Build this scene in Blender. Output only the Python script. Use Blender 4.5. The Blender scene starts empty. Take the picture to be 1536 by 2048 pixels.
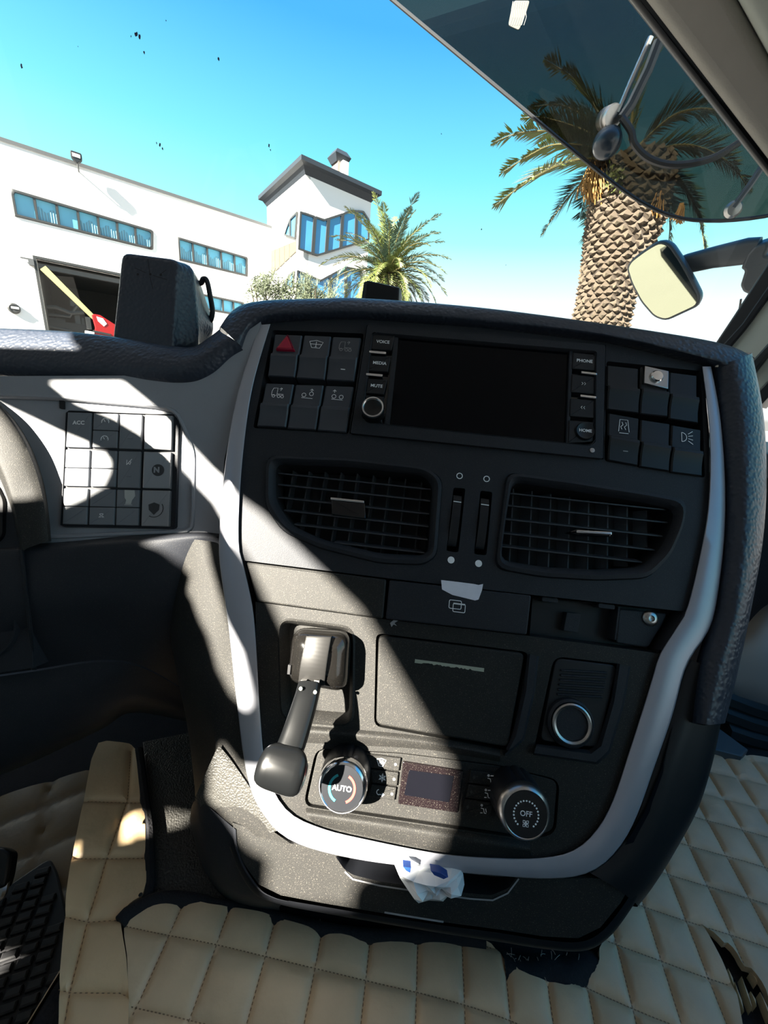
import bpy, bmesh, math, random
from mathutils import Vector, Matrix, noise
from mathutils.geometry import delaunay_2d_cdt
V = Vector
SC = bpy.context.scene
COL = SC.collection
PI = math.pi
R = math.radians
random.seed(7)

# ------------------------------------------------------------------ camera
FPX = 760.0                                  # focal length in pixels of the 1536 x 2048 photograph
CAM = V((0, 0, .44))                         # engine-cover floor is z = 0
ROLL, PITCH, YAW = R(5.37), R(18.2), R(2.9)
cfw = V((-math.sin(YAW)*math.cos(PITCH), math.cos(YAW)*math.cos(PITCH), -math.sin(PITCH)))
r0 = V((math.cos(YAW), math.sin(YAW), 0)); u0 = r0.cross(cfw)
crt = math.cos(ROLL)*r0 + math.sin(ROLL)*u0
cup = -math.sin(ROLL)*r0 + math.cos(ROLL)*u0
cd = bpy.data.cameras.new('camera'); cam = bpy.data.objects.new('camera', cd); COL.objects.link(cam)
cam.matrix_world = Matrix(((crt.x, cup.x, -cfw.x, CAM.x), (crt.y, cup.y, -cfw.y, CAM.y), (crt.z, cup.z, -cfw.z, CAM.z), (0, 0, 0, 1)))
cd.sensor_fit = 'VERTICAL'; cd.sensor_height = 36; cd.lens = FPX/2048*36
cd.clip_start = .01; cd.clip_end = 500
SC.camera = cam
SC.view_settings.view_transform = 'Standard'; SC.view_settings.look = 'None'
SC.view_settings.gamma = 1; SC.view_settings.use_curve_mapping = False
SC.view_settings.exposure = 0.0

# ------------------------------------------------------------------ sky and sun
w = bpy.data.worlds.new('sky'); SC.world = w; w.use_nodes = True
nt = w.node_tree; nt.nodes.clear()
tc = nt.nodes.new('ShaderNodeTexCoord'); sx = nt.nodes.new('ShaderNodeSeparateXYZ')
rp = nt.nodes.new('ShaderNodeValToRGB'); bg = nt.nodes.new('ShaderNodeBackground'); wo = nt.nodes.new('ShaderNodeOutputWorld')
nt.links.new(tc.outputs['Generated'], sx.inputs[0]); nt.links.new(sx.outputs['Z'], rp.inputs[0])
nt.links.new(rp.outputs[0], bg.inputs[0]); nt.links.new(bg.outputs[0], wo.inputs[0])
bg.inputs[1].default_value = 1.35
el = rp.color_ramp.elements
stops = [(0.0, (.55, .53, .48)), (.01, (1.0, 1.0, 1.0)), (.20, (.80, .95, 1.0)), (.30, (.36, .86, .92)), (.40, (.20, .72, .92)), (.55, (.07, .40, .86)), (1.0, (.05, .26, .66))]
el[0].position, el[0].color = stops[0][0], (*stops[0][1], 1)
el[1].position, el[1].color = stops[-1][0], (*stops[-1][1], 1)
for p_, c_ in stops[1:-1]:
    e_ = el.new(p_); e_.color = (*c_, 1)
SUN = V((.5, .66, -.56)).normalized()         # the way the light travels
sl = bpy.data.lights.new('sun', 'SUN'); sl.energy = 52; sl.angle = R(.53); sl.color = (1, .93, .80)
so = bpy.data.objects.new('sun', sl); COL.objects.link(so)
so.rotation_euler = SUN.to_track_quat('-Z', 'Y').to_euler(); so.location = (-2, -2.6, 2.6)

# ------------------------------------------------------------------ helpers
def ray(x, y):
    return ((x-768)/FPX*crt - (y-1024)/FPX*cup + cfw).normalized()

class Frame:
    """A plane in the cab: origin, right, up and the normal that faces the viewer."""
    def __init__(s, O, N, up=(0, 0, 1)):
        s.O = V(O); s.N = V(N).normalized(); s.Y = (V(up) - s.N*V(up).dot(s.N)).normalized(); s.X = s.Y.cross(s.N)
    def P(s, x, y, h=0.0):
        d = ray(x, y); return CAM + d*(((s.O + s.N*h - CAM).dot(s.N))/d.dot(s.N))
    def uv(s, x, y, h=0.0):
        p = s.P(x, y, h) - s.O; return V((p.dot(s.X), p.dot(s.Y)))
    def w(s, u, v, h=0.0):
        return s.O + s.X*u + s.Y*v + s.N*h
    def uvs(s, pts, h=0.0):
        return [s.uv(p[0], p[1], h) for p in pts]

MATS = {}
def mat(name, col, rough=.5, metal=0, spec=.5, var=0.0, vscale=40, bump=0.0, bscale=400, kind='noise', dust=0.0, coat=0.0, trans=None, emit=None):
    m = bpy.data.materials.new(name); m.use_nodes = True; MATS[name] = m
    n = m.node_tree.nodes; l = m.node_tree.links; b = n['Principled BSDF']
    b.inputs['Base Color'].default_value = (*col, 1); b.inputs['Roughness'].default_value = rough
    b.inputs['Metallic'].default_value = metal; b.inputs['Specular IOR Level'].default_value = spec
    if coat: b.inputs['Coat Weight'].default_value = coat; b.inputs['Coat Roughness'].default_value = .08
    t = n.new('ShaderNodeTexCoord'); src = None
    if var or dust:
        nz = n.new('ShaderNodeTexNoise'); nz.inputs['Scale'].default_value = vscale; nz.inputs['Detail'].default_value = 5
        l.new(t.outputs['Object'], nz.inputs['Vector'])
        mx = n.new('ShaderNodeMix'); mx.data_type = 'RGBA'
        mx.inputs[6].default_value = (*[c*(1-var) for c in col], 1); mx.inputs[7].default_value = (*[min(1, c*(1+var)) for c in col], 1)
        l.new(nz.outputs[0], mx.inputs[0]); src = mx.outputs[2]
        if dust:
            d1 = n.new('ShaderNodeTexNoise'); d1.inputs['Scale'].default_value = 1500; d1.inputs['Detail'].default_value = 2
            l.new(t.outputs['Object'], d1.inputs['Vector'])
            cr = n.new('ShaderNodeValToRGB'); cr.color_ramp.elements[0].position = .60; cr.color_ramp.elements[1].position = .80
            l.new(d1.outputs[0], cr.inputs[0])
            m2 = n.new('ShaderNodeMath'); m2.operation = 'MULTIPLY'; m2.inputs[1].default_value = dust; l.new(cr.outputs[0], m2.inputs[0])
            mx2 = n.new('ShaderNodeMix'); mx2.data_type = 'RGBA'; mx2.inputs[7].default_value = (.42, .38, .31, 1)
            l.new(m2.outputs[0], mx2.inputs[0]); l.new(src, mx2.inputs[6]); src = mx2.outputs[2]
        l.new(src, b.inputs['Base Color'])
    if bump:
        if kind == 'leather':
            tx = n.new('ShaderNodeTexVoronoi'); tx.inputs['Scale'].default_value = bscale; o = tx.outputs['Distance']
            tx.feature = 'SMOOTH_F1'
        else:
            tx = n.new('ShaderNodeTexNoise'); tx.inputs['Scale'].default_value = bscale; tx.inputs['Detail'].default_value = 4; o = tx.outputs[0]
        l.new(t.outputs['Object'], tx.inputs['Vector'])
        bp = n.new('ShaderNodeBump'); bp.inputs['Strength'].default_value = bump; bp.inputs['Distance'].default_value = .001
        if kind == 'leather': bp.invert = True
        l.new(o, bp.inputs['Height']); l.new(bp.outputs[0], b.inputs['Normal'])
    if emit:
        b.inputs['Emission Color'].default_value = (*emit, 1); b.inputs['Emission Strength'].default_value = 1
    return m

def glass(name, tint, gloss=.08, rough=0.0, ior=1.45):
    m = bpy.data.materials.new(name); m.use_nodes = True; MATS[name] = m
    n = m.node_tree.nodes; l = m.node_tree.links; n.clear()
    t = n.new('ShaderNodeBsdfTransparent'); t.inputs[0].default_value = (*tint, 1)
    g = n.new('ShaderNodeBsdfGlossy'); g.inputs['Roughness'].default_value = rough
    fr = n.new('ShaderNodeFresnel'); fr.inputs[0].default_value = ior
    ad = n.new('ShaderNodeMath'); ad.operation = 'MULTIPLY'; ad.inputs[1].default_value = gloss*12
    mx = n.new('ShaderNodeMixShader'); o = n.new('ShaderNodeOutputMaterial')
    l.new(fr.outputs[0], ad.inputs[0]); l.new(ad.outputs[0], mx.inputs[0]); l.new(t.outputs[0], mx.inputs[1]); l.new(g.outputs[0], mx.inputs[2]); l.new(mx.outputs[0], o.inputs[0])
    return m

class MB:
    def __init__(s): s.v = []; s.f = []
    def add(s, vs, fs):
        k = len(s.v); s.v += [V(p) for p in vs]; s.f += [tuple(i+k for i in f) for f in fs]
    def grid(s, rows, closed=False, flip=False):
        n = len(rows[0]); vs = [p for r in rows for p in r]; fs = []
        for i in range(len(rows)-1):
            for j in range(n if closed else n-1):
                q = (i*n+j, i*n+(j+1) % n, (i+1)*n+(j+1) % n, (i+1)*n+j)
                fs.append(q[::-1] if flip else q)
        s.add(vs, fs)
    def cap(s, ring, flip=False):
        s.add(ring, [tuple(range(len(ring)))[::-1] if flip else tuple(range(len(ring)))])

LOC = {}
def obj(name, mb, m, parent=None, smooth=38, label=None):
    """Link one mesh object; its vertices are given in world space."""
    o0 = LOC.get(parent.name, V((0, 0, 0))) if parent else V((0, 0, 0))
    me = bpy.data.meshes.new(name)
    if parent is None and mb.v:
        c = sum(mb.v, V((0, 0, 0)))/len(mb.v); zmin = min(p.z for p in mb.v); base = V((c.x, c.y, zmin))
    else: base = o0
    me.from_pydata([p-base for p in mb.v], [], mb.f)
    bm = bmesh.new(); bm.from_mesh(me)
    bmesh.ops.recalc_face_normals(bm, faces=bm.faces); bm.to_mesh(me); bm.free()
    if smooth is not None:
        me.polygons.foreach_set('use_smooth', [True]*len(me.polygons)); me.set_sharp_from_angle(angle=R(smooth))
    me.materials.append(MATS[m]); o = bpy.data.objects.new(name, me); COL.objects.link(o)
    if parent: o.parent = parent
    else: o.location = base
    LOC[o.name] = base
    if label: o['label'] = label
    return o
def thing(name, label, cat, loc, group=None):
    o = bpy.data.objects.new(name, None); COL.objects.link(o); o.location = loc; o.empty_display_size = .02
    LOC[o.name] = V(loc); o['label'] = label; o['category'] = cat
    if group: o['group'] = group
    return o
def tag(o, label, cat, group=None):
    o['label'] = label; o['category'] = cat
    if group: o['group'] = group
    return o
def struct(o): o['kind'] = 'structure'; return o
def stuff(o): o['kind'] = 'stuff'; return o

def resample(pts, n, closed=False):
    pts = [V(p) for p in pts]
    if closed: pts = pts + [pts[0]]
    d = [0]
    for a, b in zip(pts, pts[1:]): d.append(d[-1] + (b-a).length)
    out = []; k = 0; tot = d[-1]; m = n if closed else n-1
    for i in range(n):
        t = tot*i/m
        while k < len(d)-2 and d[k+1] < t: k += 1
        s_ = (t-d[k])/max(1e-9, d[k+1]-d[k]); out.append(pts[k].lerp(pts[k+1], min(1, s_)))
    return out
def catmull(pts, sub):
    out = []; n = len(pts)
    for i in range(n-1):
        a, b, c, d = pts[max(0, i-1)], pts[i], pts[i+1], pts[min(n-1, i+2)]
        for k in range(sub):
            t = k/sub
            out.append(.5*((2*b) + (c-a)*t + (2*a-5*b+4*c-d)*t*t + (3*b-a-3*c+d)*t**3))
    out.append(pts[-1]); return out
def smoothline(pts, n, sub=6): return resample(catmull([V(p) for p in pts], sub), n)
def loft(mb, rails, n=60, sub=4, smooth=True, cross=True):
    """Rails run along the surface; the skin is spline-smoothed along and across them."""
    rs = [smoothline(r, n) if smooth else resample(r, n) for r in rails]
    if cross:
        cols = [catmull([r[i] for r in rs], sub) for i in range(n)]
        mb.grid([[c[k] for c in cols] for k in range(len(cols[0]))])
    else: mb.grid(rs)
def roundp(pts, r, seg=4):
    out = []; n = len(pts); rr = r if isinstance(r, (list, tuple)) else [r]*n
    for i in range(n):
        p, a, b = pts[i], pts[i-1], pts[(i+1) % n]
        da, db = (a-p), (b-p); la, lb = da.length, db.length
        k = min(rr[i], la*.45, lb*.45)
        if k < 1e-6: out.append(p.copy()); continue
        p0, p1 = p+da/la*k, p+db/lb*k
        for j in range(seg+1):
            t = j/seg; out.append(p0*(1-t)**2 + p*2*t*(1-t) + p1*t*t)
    return out
def area(pts): return .5*sum(a.x*b.y-b.x*a.y for a, b in zip(pts, pts[1:]+pts[:1]))
def inset(pts, d):
    n = len(pts); sg = 1 if area(pts) > 0 else -1; out = []
    for i in range(n):
        a, p, b = pts[i-1], pts[i], pts[(i+1) % n]
        e1, e2 = (p-a), (b-p)
        if e1.length < 1e-9 or e2.length < 1e-9: out.append(p.copy()); continue
        e1.normalize(); e2.normalize()
        n1 = V((-e1.y, e1.x))*sg; n2 = V((-e2.y, e2.x))*sg; m_ = n1+n2
        L = m_.length; out.append(p + (m_/L*d/max(.4, L/2) if L > 1e-6 else n1*d))
    return out
def prism(mb, F, pts, h0, h1, bev=.0006, seg=2, warp=None, back=True):
    """A bevelled slab standing on frame F between heights h0 and h1."""
    W = warp or (lambda u, v, h: F.w(u, v, h))
    rings = [[(p.x, p.y, h0) for p in pts]]
    for k in range(seg+1):
        a = PI/2*k/seg; q = inset(pts, bev*(1-math.cos(a)))
        rings.append([(p.x, p.y, h1-bev+bev*math.sin(a)) for p in q])
    rows = [[W(*p) for p in r] for r in rings]
    mb.grid(rows, closed=True); mb.cap(rows[-1])
    if back: mb.cap(rows[0], True)
def inside(p, poly):
    c = False; n = len(poly); j = n-1
    for i in range(n):
        a, b = poly[i], poly[j]
        if (a.y > p.y) != (b.y > p.y) and p.x < (b.x-a.x)*(p.y-a.y)/(b.y-a.y)+a.x: c = not c
        j = i
    return c
def cut(vs, loops, eps=1e-7):
    """Triangulate the points inside the first loop and outside the others."""
    k = 0; ed = []
    for l in loops: n = len(l); ed += [(k+i, k+(i+1) % n) for i in range(n)]; k += n
    r = delaunay_2d_cdt(vs, ed, [], 0, eps); fs = []
    for f in r[2]:
        if min(f) >= k: fs.append(tuple(f)); continue
        c = (r[0][f[0]]+r[0][f[1]]+r[0][f[2]])/3
        if inside(c, loops[0]) and not any(inside(c, h) for h in loops[1:]): fs.append(tuple(f))
    return r[0], fs
def plate(mb, F, outer, holes, h1, h0, warp=None):
    """A flat plate with holes cut through it; walls of the rim and of every hole go down to h0."""
    W = warp or (lambda u, v, h: F.w(u, v, h))
    r = cut([V((p.x, p.y)) for lp in [outer]+holes for p in lp], [outer]+holes)
    mb.add([W(p.x, p.y, h1) for p in r[0]], r[1])
    for lp in [outer]+holes: mb.grid([[W(p.x, p.y, h1) for p in lp], [W(p.x, p.y, h0) for p in lp]], closed=True)
def ringband(mb, F, outer, inner, prof, n=96):
    """A moulded frame between two loops; prof lists (0 outer .. 1 inner, height)."""
    a = resample(outer, n, True); b = resample(inner, n, True)
    k = min(range(n), key=lambda s_: sum((a[i]-b[(i+s_) % n]).length for i in range(0, n, 8)))
    b = b[k:]+b[:k]
    mb.grid([[F.w(*(a[i].lerp(b[i], t)), h) for i in range(n)] for t, h in prof], closed=True)
def lathe(mb, O, ax, prof, seg=32, ref=(1, 0, 0), rib=None):
    ax = V(ax).normalized(); x = V(ref); x = (x-ax*x.dot(ax)).normalized(); y = ax.cross(x)
    rows = []
    for i_, (r_, h_) in enumerate(prof):
        row = []
        for k in range(seg):
            a = 2*PI*k/seg; q = r_*(rib(a, i_) if rib else 1)
            row.append(V(O)+ax*h_+x*(q*math.cos(a))+y*(q*math.sin(a)))
        rows.append(row)
    mb.grid(rows, closed=True)
    mb.cap(rows[0], True); mb.cap(rows[-1])
def tube(mb, pts, r, seg=8, ends=True):
    pts = [V(p) for p in pts]; n = len(pts); rs = r if isinstance(r, (list, tuple)) else [r]*n
    t0 = (pts[1]-pts[0]).normalized(); ref = V((0, 0, 1)) if abs(t0.z) < .9 else V((1, 0, 0))
    x = t0.cross(ref).normalized(); rows = []
    for i in range(n):
        t = (pts[min(n-1, i+1)]-pts[max(0, i-1)]).normalized(); x = (x-t*x.dot(t)).normalized(); y = t.cross(x)
        rows.append([pts[i]+(x*math.cos(2*PI*k/seg)+y*math.sin(2*PI*k/seg))*rs[i] for k in range(seg)])
    mb.grid(rows, closed=True)
    if ends: mb.cap(rows[0], True); mb.cap(rows[-1])
def sweep(mb, pts, hw, ht, N, ex=2.6, seg=24):
    """A superellipse section carried along a path; ht is measured along N."""
    rows = []; n = len(pts)
    for i in range(n):
        t = (pts[min(n-1, i+1)]-pts[max(0, i-1)]).normalized(); x = t.cross(N).normalized(); y = x.cross(t).normalized(); row = []
        for k in range(seg):
            a = 2*PI*k/seg; c, s_ = math.cos(a), math.sin(a)
            row.append(pts[i]+x*hw[i]*math.copysign(abs(c)**(2/ex), c)+y*ht[i]*math.copysign(abs(s_)**(2/ex), s_))
        rows.append(row)
    mb.grid(rows, closed=True); mb.cap(rows[0], True); mb.cap(rows[-1])
def box(mb, c, s, ax=None):
    c = V(c); X, Y, Z = ax or (V((1, 0, 0)), V((0, 1, 0)), V((0, 0, 1)))
    vs = [c+X*(s[0]/2*i)+Y*(s[1]/2*j)+Z*(s[2]/2*k) for i in (-1, 1) for j in (-1, 1) for k in (-1, 1)]
    mb.add(vs, [(0, 1, 3, 2), (4, 6, 7, 5), (0, 4, 5, 1), (2, 3, 7, 6), (0, 2, 6, 4), (1, 5, 7, 3)])
def stroke(mb, F, pts, wd, h, closed=False, warp=None):
    """A printed line of width wd lying on frame F."""
    W = warp or (lambda u, v, h_: F.w(u, v, h_))
    pts = [V(p) for p in pts]; n = len(pts); L = []; Q = []
    for i in range(n):
        a = pts[i-1] if (i or closed) else pts[i]; b = pts[(i+1) % n] if (i < n-1 or closed) else pts[i]
        t = (b-a).normalized(); m_ = V((-t.y, t.x))*wd/2; L.append(W(*(pts[i]+m_), h)); Q.append(W(*(pts[i]-m_), h))
    if closed: L.append(L[0]); Q.append(Q[0])
    mb.grid([L, Q])
def fill(mb, F, pts, h): mb.cap([F.w(p.x, p.y, h) for p in pts])
def circ(c, r, n=20, a0=0, a1=2*PI, closed=True):
    m_ = n if closed else n-1
    return [V((c[0]+r*math.cos(a0+(a1-a0)*i/m_), c[1]+r*math.sin(a0+(a1-a0)*i/m_))) for i in range(n)]
def text(name, s, F, u, v, h, size, m, parent, bold=0.0, rot=0):
    c = bpy.data.curves.new(name, 'FONT'); c.body = s; c.size = size; c.align_x = 'CENTER'; c.align_y = 'CENTER'
    c.extrude = .00005; c.offset = bold; c.materials.append(MATS[m]); c.resolution_u = 3
    tmp = bpy.data.objects.new('tmp', c); COL.objects.link(tmp); bpy.context.view_layer.update()
    me = bpy.data.meshes.new_from_object(tmp.evaluated_get(bpy.context.evaluated_depsgraph_get())); me.name = name
    bpy.data.objects.remove(tmp); bpy.data.curves.remove(c)
    o = bpy.data.objects.new(name, me); COL.objects.link(o); o.parent = parent
    X = F.X*math.cos(rot)+F.Y*math.sin(rot); Y = -F.X*math.sin(rot)+F.Y*math.cos(rot)
    p = F.w(u, v, h)-LOC[parent.name]
    o.matrix_local = Matrix(((X.x, Y.x, F.N.x, p.x), (X.y, Y.y, F.N.y, p.y), (X.z, Y.z, F.N.z, p.z), (0, 0, 0, 1)))
    return o
class Patch:
    """A four-cornered pixel patch on a frame; s runs right, t runs down."""
    def __init__(s, F, a, b, c, d, h=0.0):
        s.F = F; s.q = [F.uv(*p, h) for p in (a, b, c, d)]           # TL TR BR BL
    def at(s, x, y):
        a, b, c, d = s.q; return a.lerp(b, x).lerp(d.lerp(c, x), y)
    def w(s, x, y, h): p = s.at(x, y); return s.F.w(p.x, p.y, h)
    def sub(s, x0, x1, y0, y1):
        o = Patch.__new__(Patch); o.F = s.F; o.q = [s.at(x0, y0), s.at(x1, y0), s.at(x1, y1), s.at(x0, y1)]; return o
    def loop(s, x0=0, x1=1, y0=0, y1=1): return [s.at(x0, y1), s.at(x1, y1), s.at(x1, y0), s.at(x0, y0)]
    def size(s): return (s.q[1]-s.q[0]).length, (s.q[3]-s.q[0]).length

# ------------------------------------------------------------------ frames
LEAN = R(29)
_d = ray(960, 780)
PF = Frame(CAM+_d*(.37/_d.dot(cfw)), (0, -math.cos(LEAN), math.sin(LEAN)))      # console front
_d = ray(240, 940)
_H = (crt*15.7-cup*.33+cfw).normalized(); _U = (cup*17.7+cfw).normalized(); _N = _H.cross(_U)
WF = Frame(CAM+_d*(.365/_d.dot(cfw)), _N, _U)                                    # driver-side dash wing
FL = Frame((0, 0, 0), (0, 0, 1), (0, 1, 0))                                      # engine-cover floor
SCF = 2.1
AZ = R(49.5)
_fu = V((math.sin(AZ), math.cos(AZ), 0)); _fn = V((math.cos(AZ), -math.sin(AZ), 0))
_d = ray(250, 360)
FA = Frame(CAM+_d*(4.5*SCF/_d.z), _fn)                                           # warehouse facade
ROOF_Z = .44+4.5*SCF
GROUND = -2.3

# ------------------------------------------------------------------ materials
mat('plastic', (.022, .024, .030), .5, spec=.22, var=.15, bump=.25, bscale=1500, dust=.12)
mat('plastic_dusty', (.019, .0185, .0175), .58, spec=.25, var=.3, vscale=25, bump=.25, bscale=1500, dust=.3)
mat('plastic_plain', (.010, .011, .014), .42, spec=.35, var=.1)
mat('plastic_grain', (.040, .039, .036), .5, var=.15, bump=.8, bscale=700, kind='leather', dust=.2)
mat('recess', (.006, .006, .008), .7)
mat('switch', (.046, .052, .066), .38, var=.1)
mat('gloss_black', (.004, .004, .006), .08, coat=.3)
mat('slat', (.045, .049, .058), .38)
mat('vane', (.06, .068, .085), .45)
mat('screen', (.002, .0025, .004), .08, spec=.12, var=.1)
mat('lcd', (.0065, .0038, .0046), .25, var=.25, vscale=300, dust=.25)
mat('leather', (.027, .035, .053), .40, bump=.75, bscale=300, kind='leather', var=.1)
mat('wing', (.27, .28, .31), .5, var=.06, bump=.15, bscale=1500)
mat('wing_switch', (.17, .18, .20), .45, var=.06)
mat('wing_silver', (.30, .30, .31), .35, metal=.6)
mat('silver', (.40, .41, .46), .34, metal=.35, var=.04)
mat('chrome', (.75, .75, .76), .14, metal=1)
mat('steel', (.42, .41, .40), .28, metal=1, var=.2, vscale=80)
mat('lever_cap', (.0065, .006, .0055), .12, spec=.6, var=.3, vscale=60, dust=.05)
mat('belt', (.014, .0135, .013), .5, spec=.3, var=.2)
mat('rubber', (.0055, .006, .0065), .28, spec=.35, var=.15)
mat('white_print', (.95, .95, .96), .5)
mat('grey_print', (.30, .30, .31), .5)
mat('worn_print', (.03, .03, .033), .5)
mat('red_button', (.42, .012, .05), .3)
mat('red_print', (.72, .06, .05), .4)
mat('teal_print', (.04, .42, .46), .4)
mat('paper', (.84, .82, .90), .7, var=.1, vscale=120)
mat('pale_strip', (.40, .42, .33), .5, var=.1)
mat('quilt', (.62, .45, .265), .42, var=.2, vscale=18, bump=.35, bscale=260)
mat('quilt_worn', (.60, .455, .29), .42, var=.34, vscale=22, bump=.35, bscale=240)
mat('quilt_tan_shaded', (.22, .15, .075), .5, var=.12, vscale=18, bump=.35, bscale=260)  # darker copy of the quilt; footwell shade is put into its tan colour
mat('bark_cut', (.125, .10, .067), .9, var=.3, vscale=5)
mat('lamp_dark', (.012, .022, .035), .25)
mat('thread', (.22, .15, .09), .7)
mat('felt', (.010, .010, .013), .9, var=.3, bump=.8, bscale=500)
mat('mat_rubber', (.016, .016, .018), .55, var=.3)
mat('carpet', (.012, .012, .016), .95, bump=.8, bscale=600, var=.3)
mat('bag', (.75, .78, .80), .2, var=.1)
mat('bag_blue', (.02, .07, .30), .3)
mat('roof_trim', (.42, .39, .34), .85, var=.05, bump=.3, bscale=500)
mat('pillar_trim', (.52, .54, .47), .6, var=.05)
mat('seal', (.012, .013, .015), .4)
mat('cab_lining', (.52, .52, .53), .9, var=.06)
mat('door_card', (.05, .07, .085), .5, var=.1)
mat('facade', (0.64, 0.632, 0.616), .8, var=.02)
mat('coping', (0.065, 0.0683, 0.0715), .6)
mat('win_frame', (0.0228, 0.024, 0.024), .5)
mat('pane', (.10, .34, .48), .05, var=.12, vscale=.8, spec=.8)
mat('pane_deep', (.05, .20, .40), .05, var=.15, vscale=.8, spec=.8)
mat('curtain', (.12, .26, .33), .9)
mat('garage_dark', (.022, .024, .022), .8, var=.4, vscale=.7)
mat('machine', (.008, .009, .009), .6, var=.3)
mat('machine_grey', (0.0325, 0.0358, 0.0358), .5)
mat('red_paint', (0.221, 0.0039, 0.0039), .35)
mat('yellow_paint', (0.13, 0.117, 0.0325), .5)
mat('slate', (.010, .015, .022), .6, var=.1)
mat('cladding', (.075, .063, .043), .7, var=.1)
mat('chimney', (0.1625, 0.1365, 0.117), .8, var=.15)
mat('asphalt', (0.13, 0.1235, 0.117), .9, var=.1, vscale=2)
mat('bark', (.05, .036, .023), .9, var=.35, vscale=9)
mat('bark_dark', (0.0195, 0.013, 0.0084), .95)
mat('frond', (.085, .105, .022), .5, var=.3, vscale=3)
mat('frond_blue', (.04, .075, .055), .5, var=.3, vscale=3)
mat('frond_dry', (0.169, 0.0845, 0.0163), .8, var=.3, vscale=6)
mat('rachis', (0.091, 0.078, 0.026), .6)
mat('olive', (0.078, 0.0943, 0.052), .7, var=.3, vscale=2)
mat('mirror', (.62, .65, .48), .02, metal=1)
mat('mirror_shell', (.035, .045, .055), .4, var=.1)
mat('tape_grey', (.45, .46, .44), .6)
mat('tag_grey', (.02, .022, .019), .6)
mat('splat', (.05, .06, .12), .8)
glass('windscreen_glass', (.96, .98, .98), .03)
glass('smoked', (.26, .255, .225), .16, ior=1.4)
glass('lens', (.75, .78, .80), .25, .1)

# ================================================================== centre console
P = PF.P
def pp(pts, h=0.0): return [PF.P(q[0], q[1], q[2] if len(q) > 2 else h) for q in pts]
con = thing('center_console', 'dark grey truck centre console framed by a silver band and padded edge', 'console', P(760, 1850, -.02))

# upper facia with openings for the switch banks, the radio and both vents
fo = PF.uvs([(541, 648), (640, 641), (735, 641), (960, 657), (1212, 687), (1404, 732), (1417, 870), (1415, 1010), (1394, 1130), (1371, 1221), (1060, 1187), (790, 1156), (488, 1119), (479, 1090), (480, 1010), (488, 890), (506, 770)])
hb1 = roundp(PF.uvs([(545, 660), (728, 667), (697, 868), (506, 856)]), .003)
hinf = PF.uvs([(734, 650), (1212, 690), (1207, 919), (699, 867)])
hb2 = roundp(PF.uvs([(1213, 722), (1402, 742), (1410, 956), (1209, 922)]), .003)
VL_O = roundp(PF.uvs([(533, 911), (700, 917), (852, 935), (886, 958), (874, 1112), (848, 1131), (760, 1128), (640, 1098), (565, 1064), (530, 1012)]), .010)
VL_I = roundp(PF.uvs([(549, 926), (700, 932), (845, 948), (866, 968), (857, 1102), (845, 1110), (760, 1106), (650, 1080), (582, 1050), (549, 1000)]), .008)
VR_O = roundp(PF.uvs([(1012, 944), (1150, 962), (1290, 984), (1372, 998), (1366, 1050), (1340, 1112), (1296, 1158), (1190, 1162), (1080, 1155), (988, 1138), (1000, 1040)]), .010)
VR_I = roundp(PF.uvs([(1027, 962), (1150, 980), (1290, 1003), (1355, 1018), (1348, 1052), (1325, 1100), (1285, 1135), (1190, 1139), (1085, 1133), (1003, 1119), (1013, 1040)]), .008)
ws1 = roundp(PF.uvs([(907, 975), (931, 977), (917, 1105), (893, 1102)]), .002)
ws2 = roundp(PF.uvs([(961, 981), (985, 984), (973, 1111), (948, 1108)]), .002)
m = MB(); plate(m, PF, inset(fo, -.0009), [hb1, hinf, hb2, VL_O, VR_O, ws1, ws2], 0, -.045); obj('facia', m, 'plastic', con)
m = MB(); prism(m, PF, inset(fo, -.004), -.05, -.030, .001); obj('backing', m, 'recess', con)

# lower facia around lever, ashtray lid and socket
fl = PF.uvs([(513, 1206), (768, 1241), (1058, 1274), (1318, 1309), (1290, 1398), (1260, 1492), (1224, 1598), (1192, 1658), (1148, 1698), (1088, 1713), (1000, 1714), (880, 1706), (740, 1678), (640, 1653), (572, 1618), (534, 1540), (521, 1420), (514, 1300)])
lev_pocket = roundp(PF.uvs([(560, 1240), (705, 1258), (703, 1448), (566, 1436)]), .010)
lid_hole = roundp(PF.uvs([(752, 1266), (1058, 1304), (1022, 1503), (748, 1452)]), .006)
soc_hole = roundp(PF.uvs([(1108, 1312), (1257, 1330), (1212, 1525), (1066, 1506)]), .009)
clim_hole = roundp(PF.uvs([(632, 1497), (800, 1505), (1000, 1530), (1120, 1560), (1112, 1668), (1060, 1680), (860, 1650), (606, 1612)]), .008)
m = MB(); plate(m, PF, inset(fl, -.0009), [lev_pocket, lid_hole, soc_hole, clim_hole], 0, -.035); obj('lower_facia', m, 'plastic_dusty', con)
m = MB(); prism(m, PF, inset(fl, -.004), -.05, -.024, .001); obj('backing', m, 'recess', con)
m = MB(); ringband(m, PF, inset(lev_pocket, -.0025), inset(lev_pocket, .004), [(0, 0), (.25, .0012), (.6, -.002), (1, -.014)]); m.cap([PF.w(p.x, p.y, -.014) for p in inset(lev_pocket, .0035)]); obj('lever_pocket', m, 'plastic_dusty', con)
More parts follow.
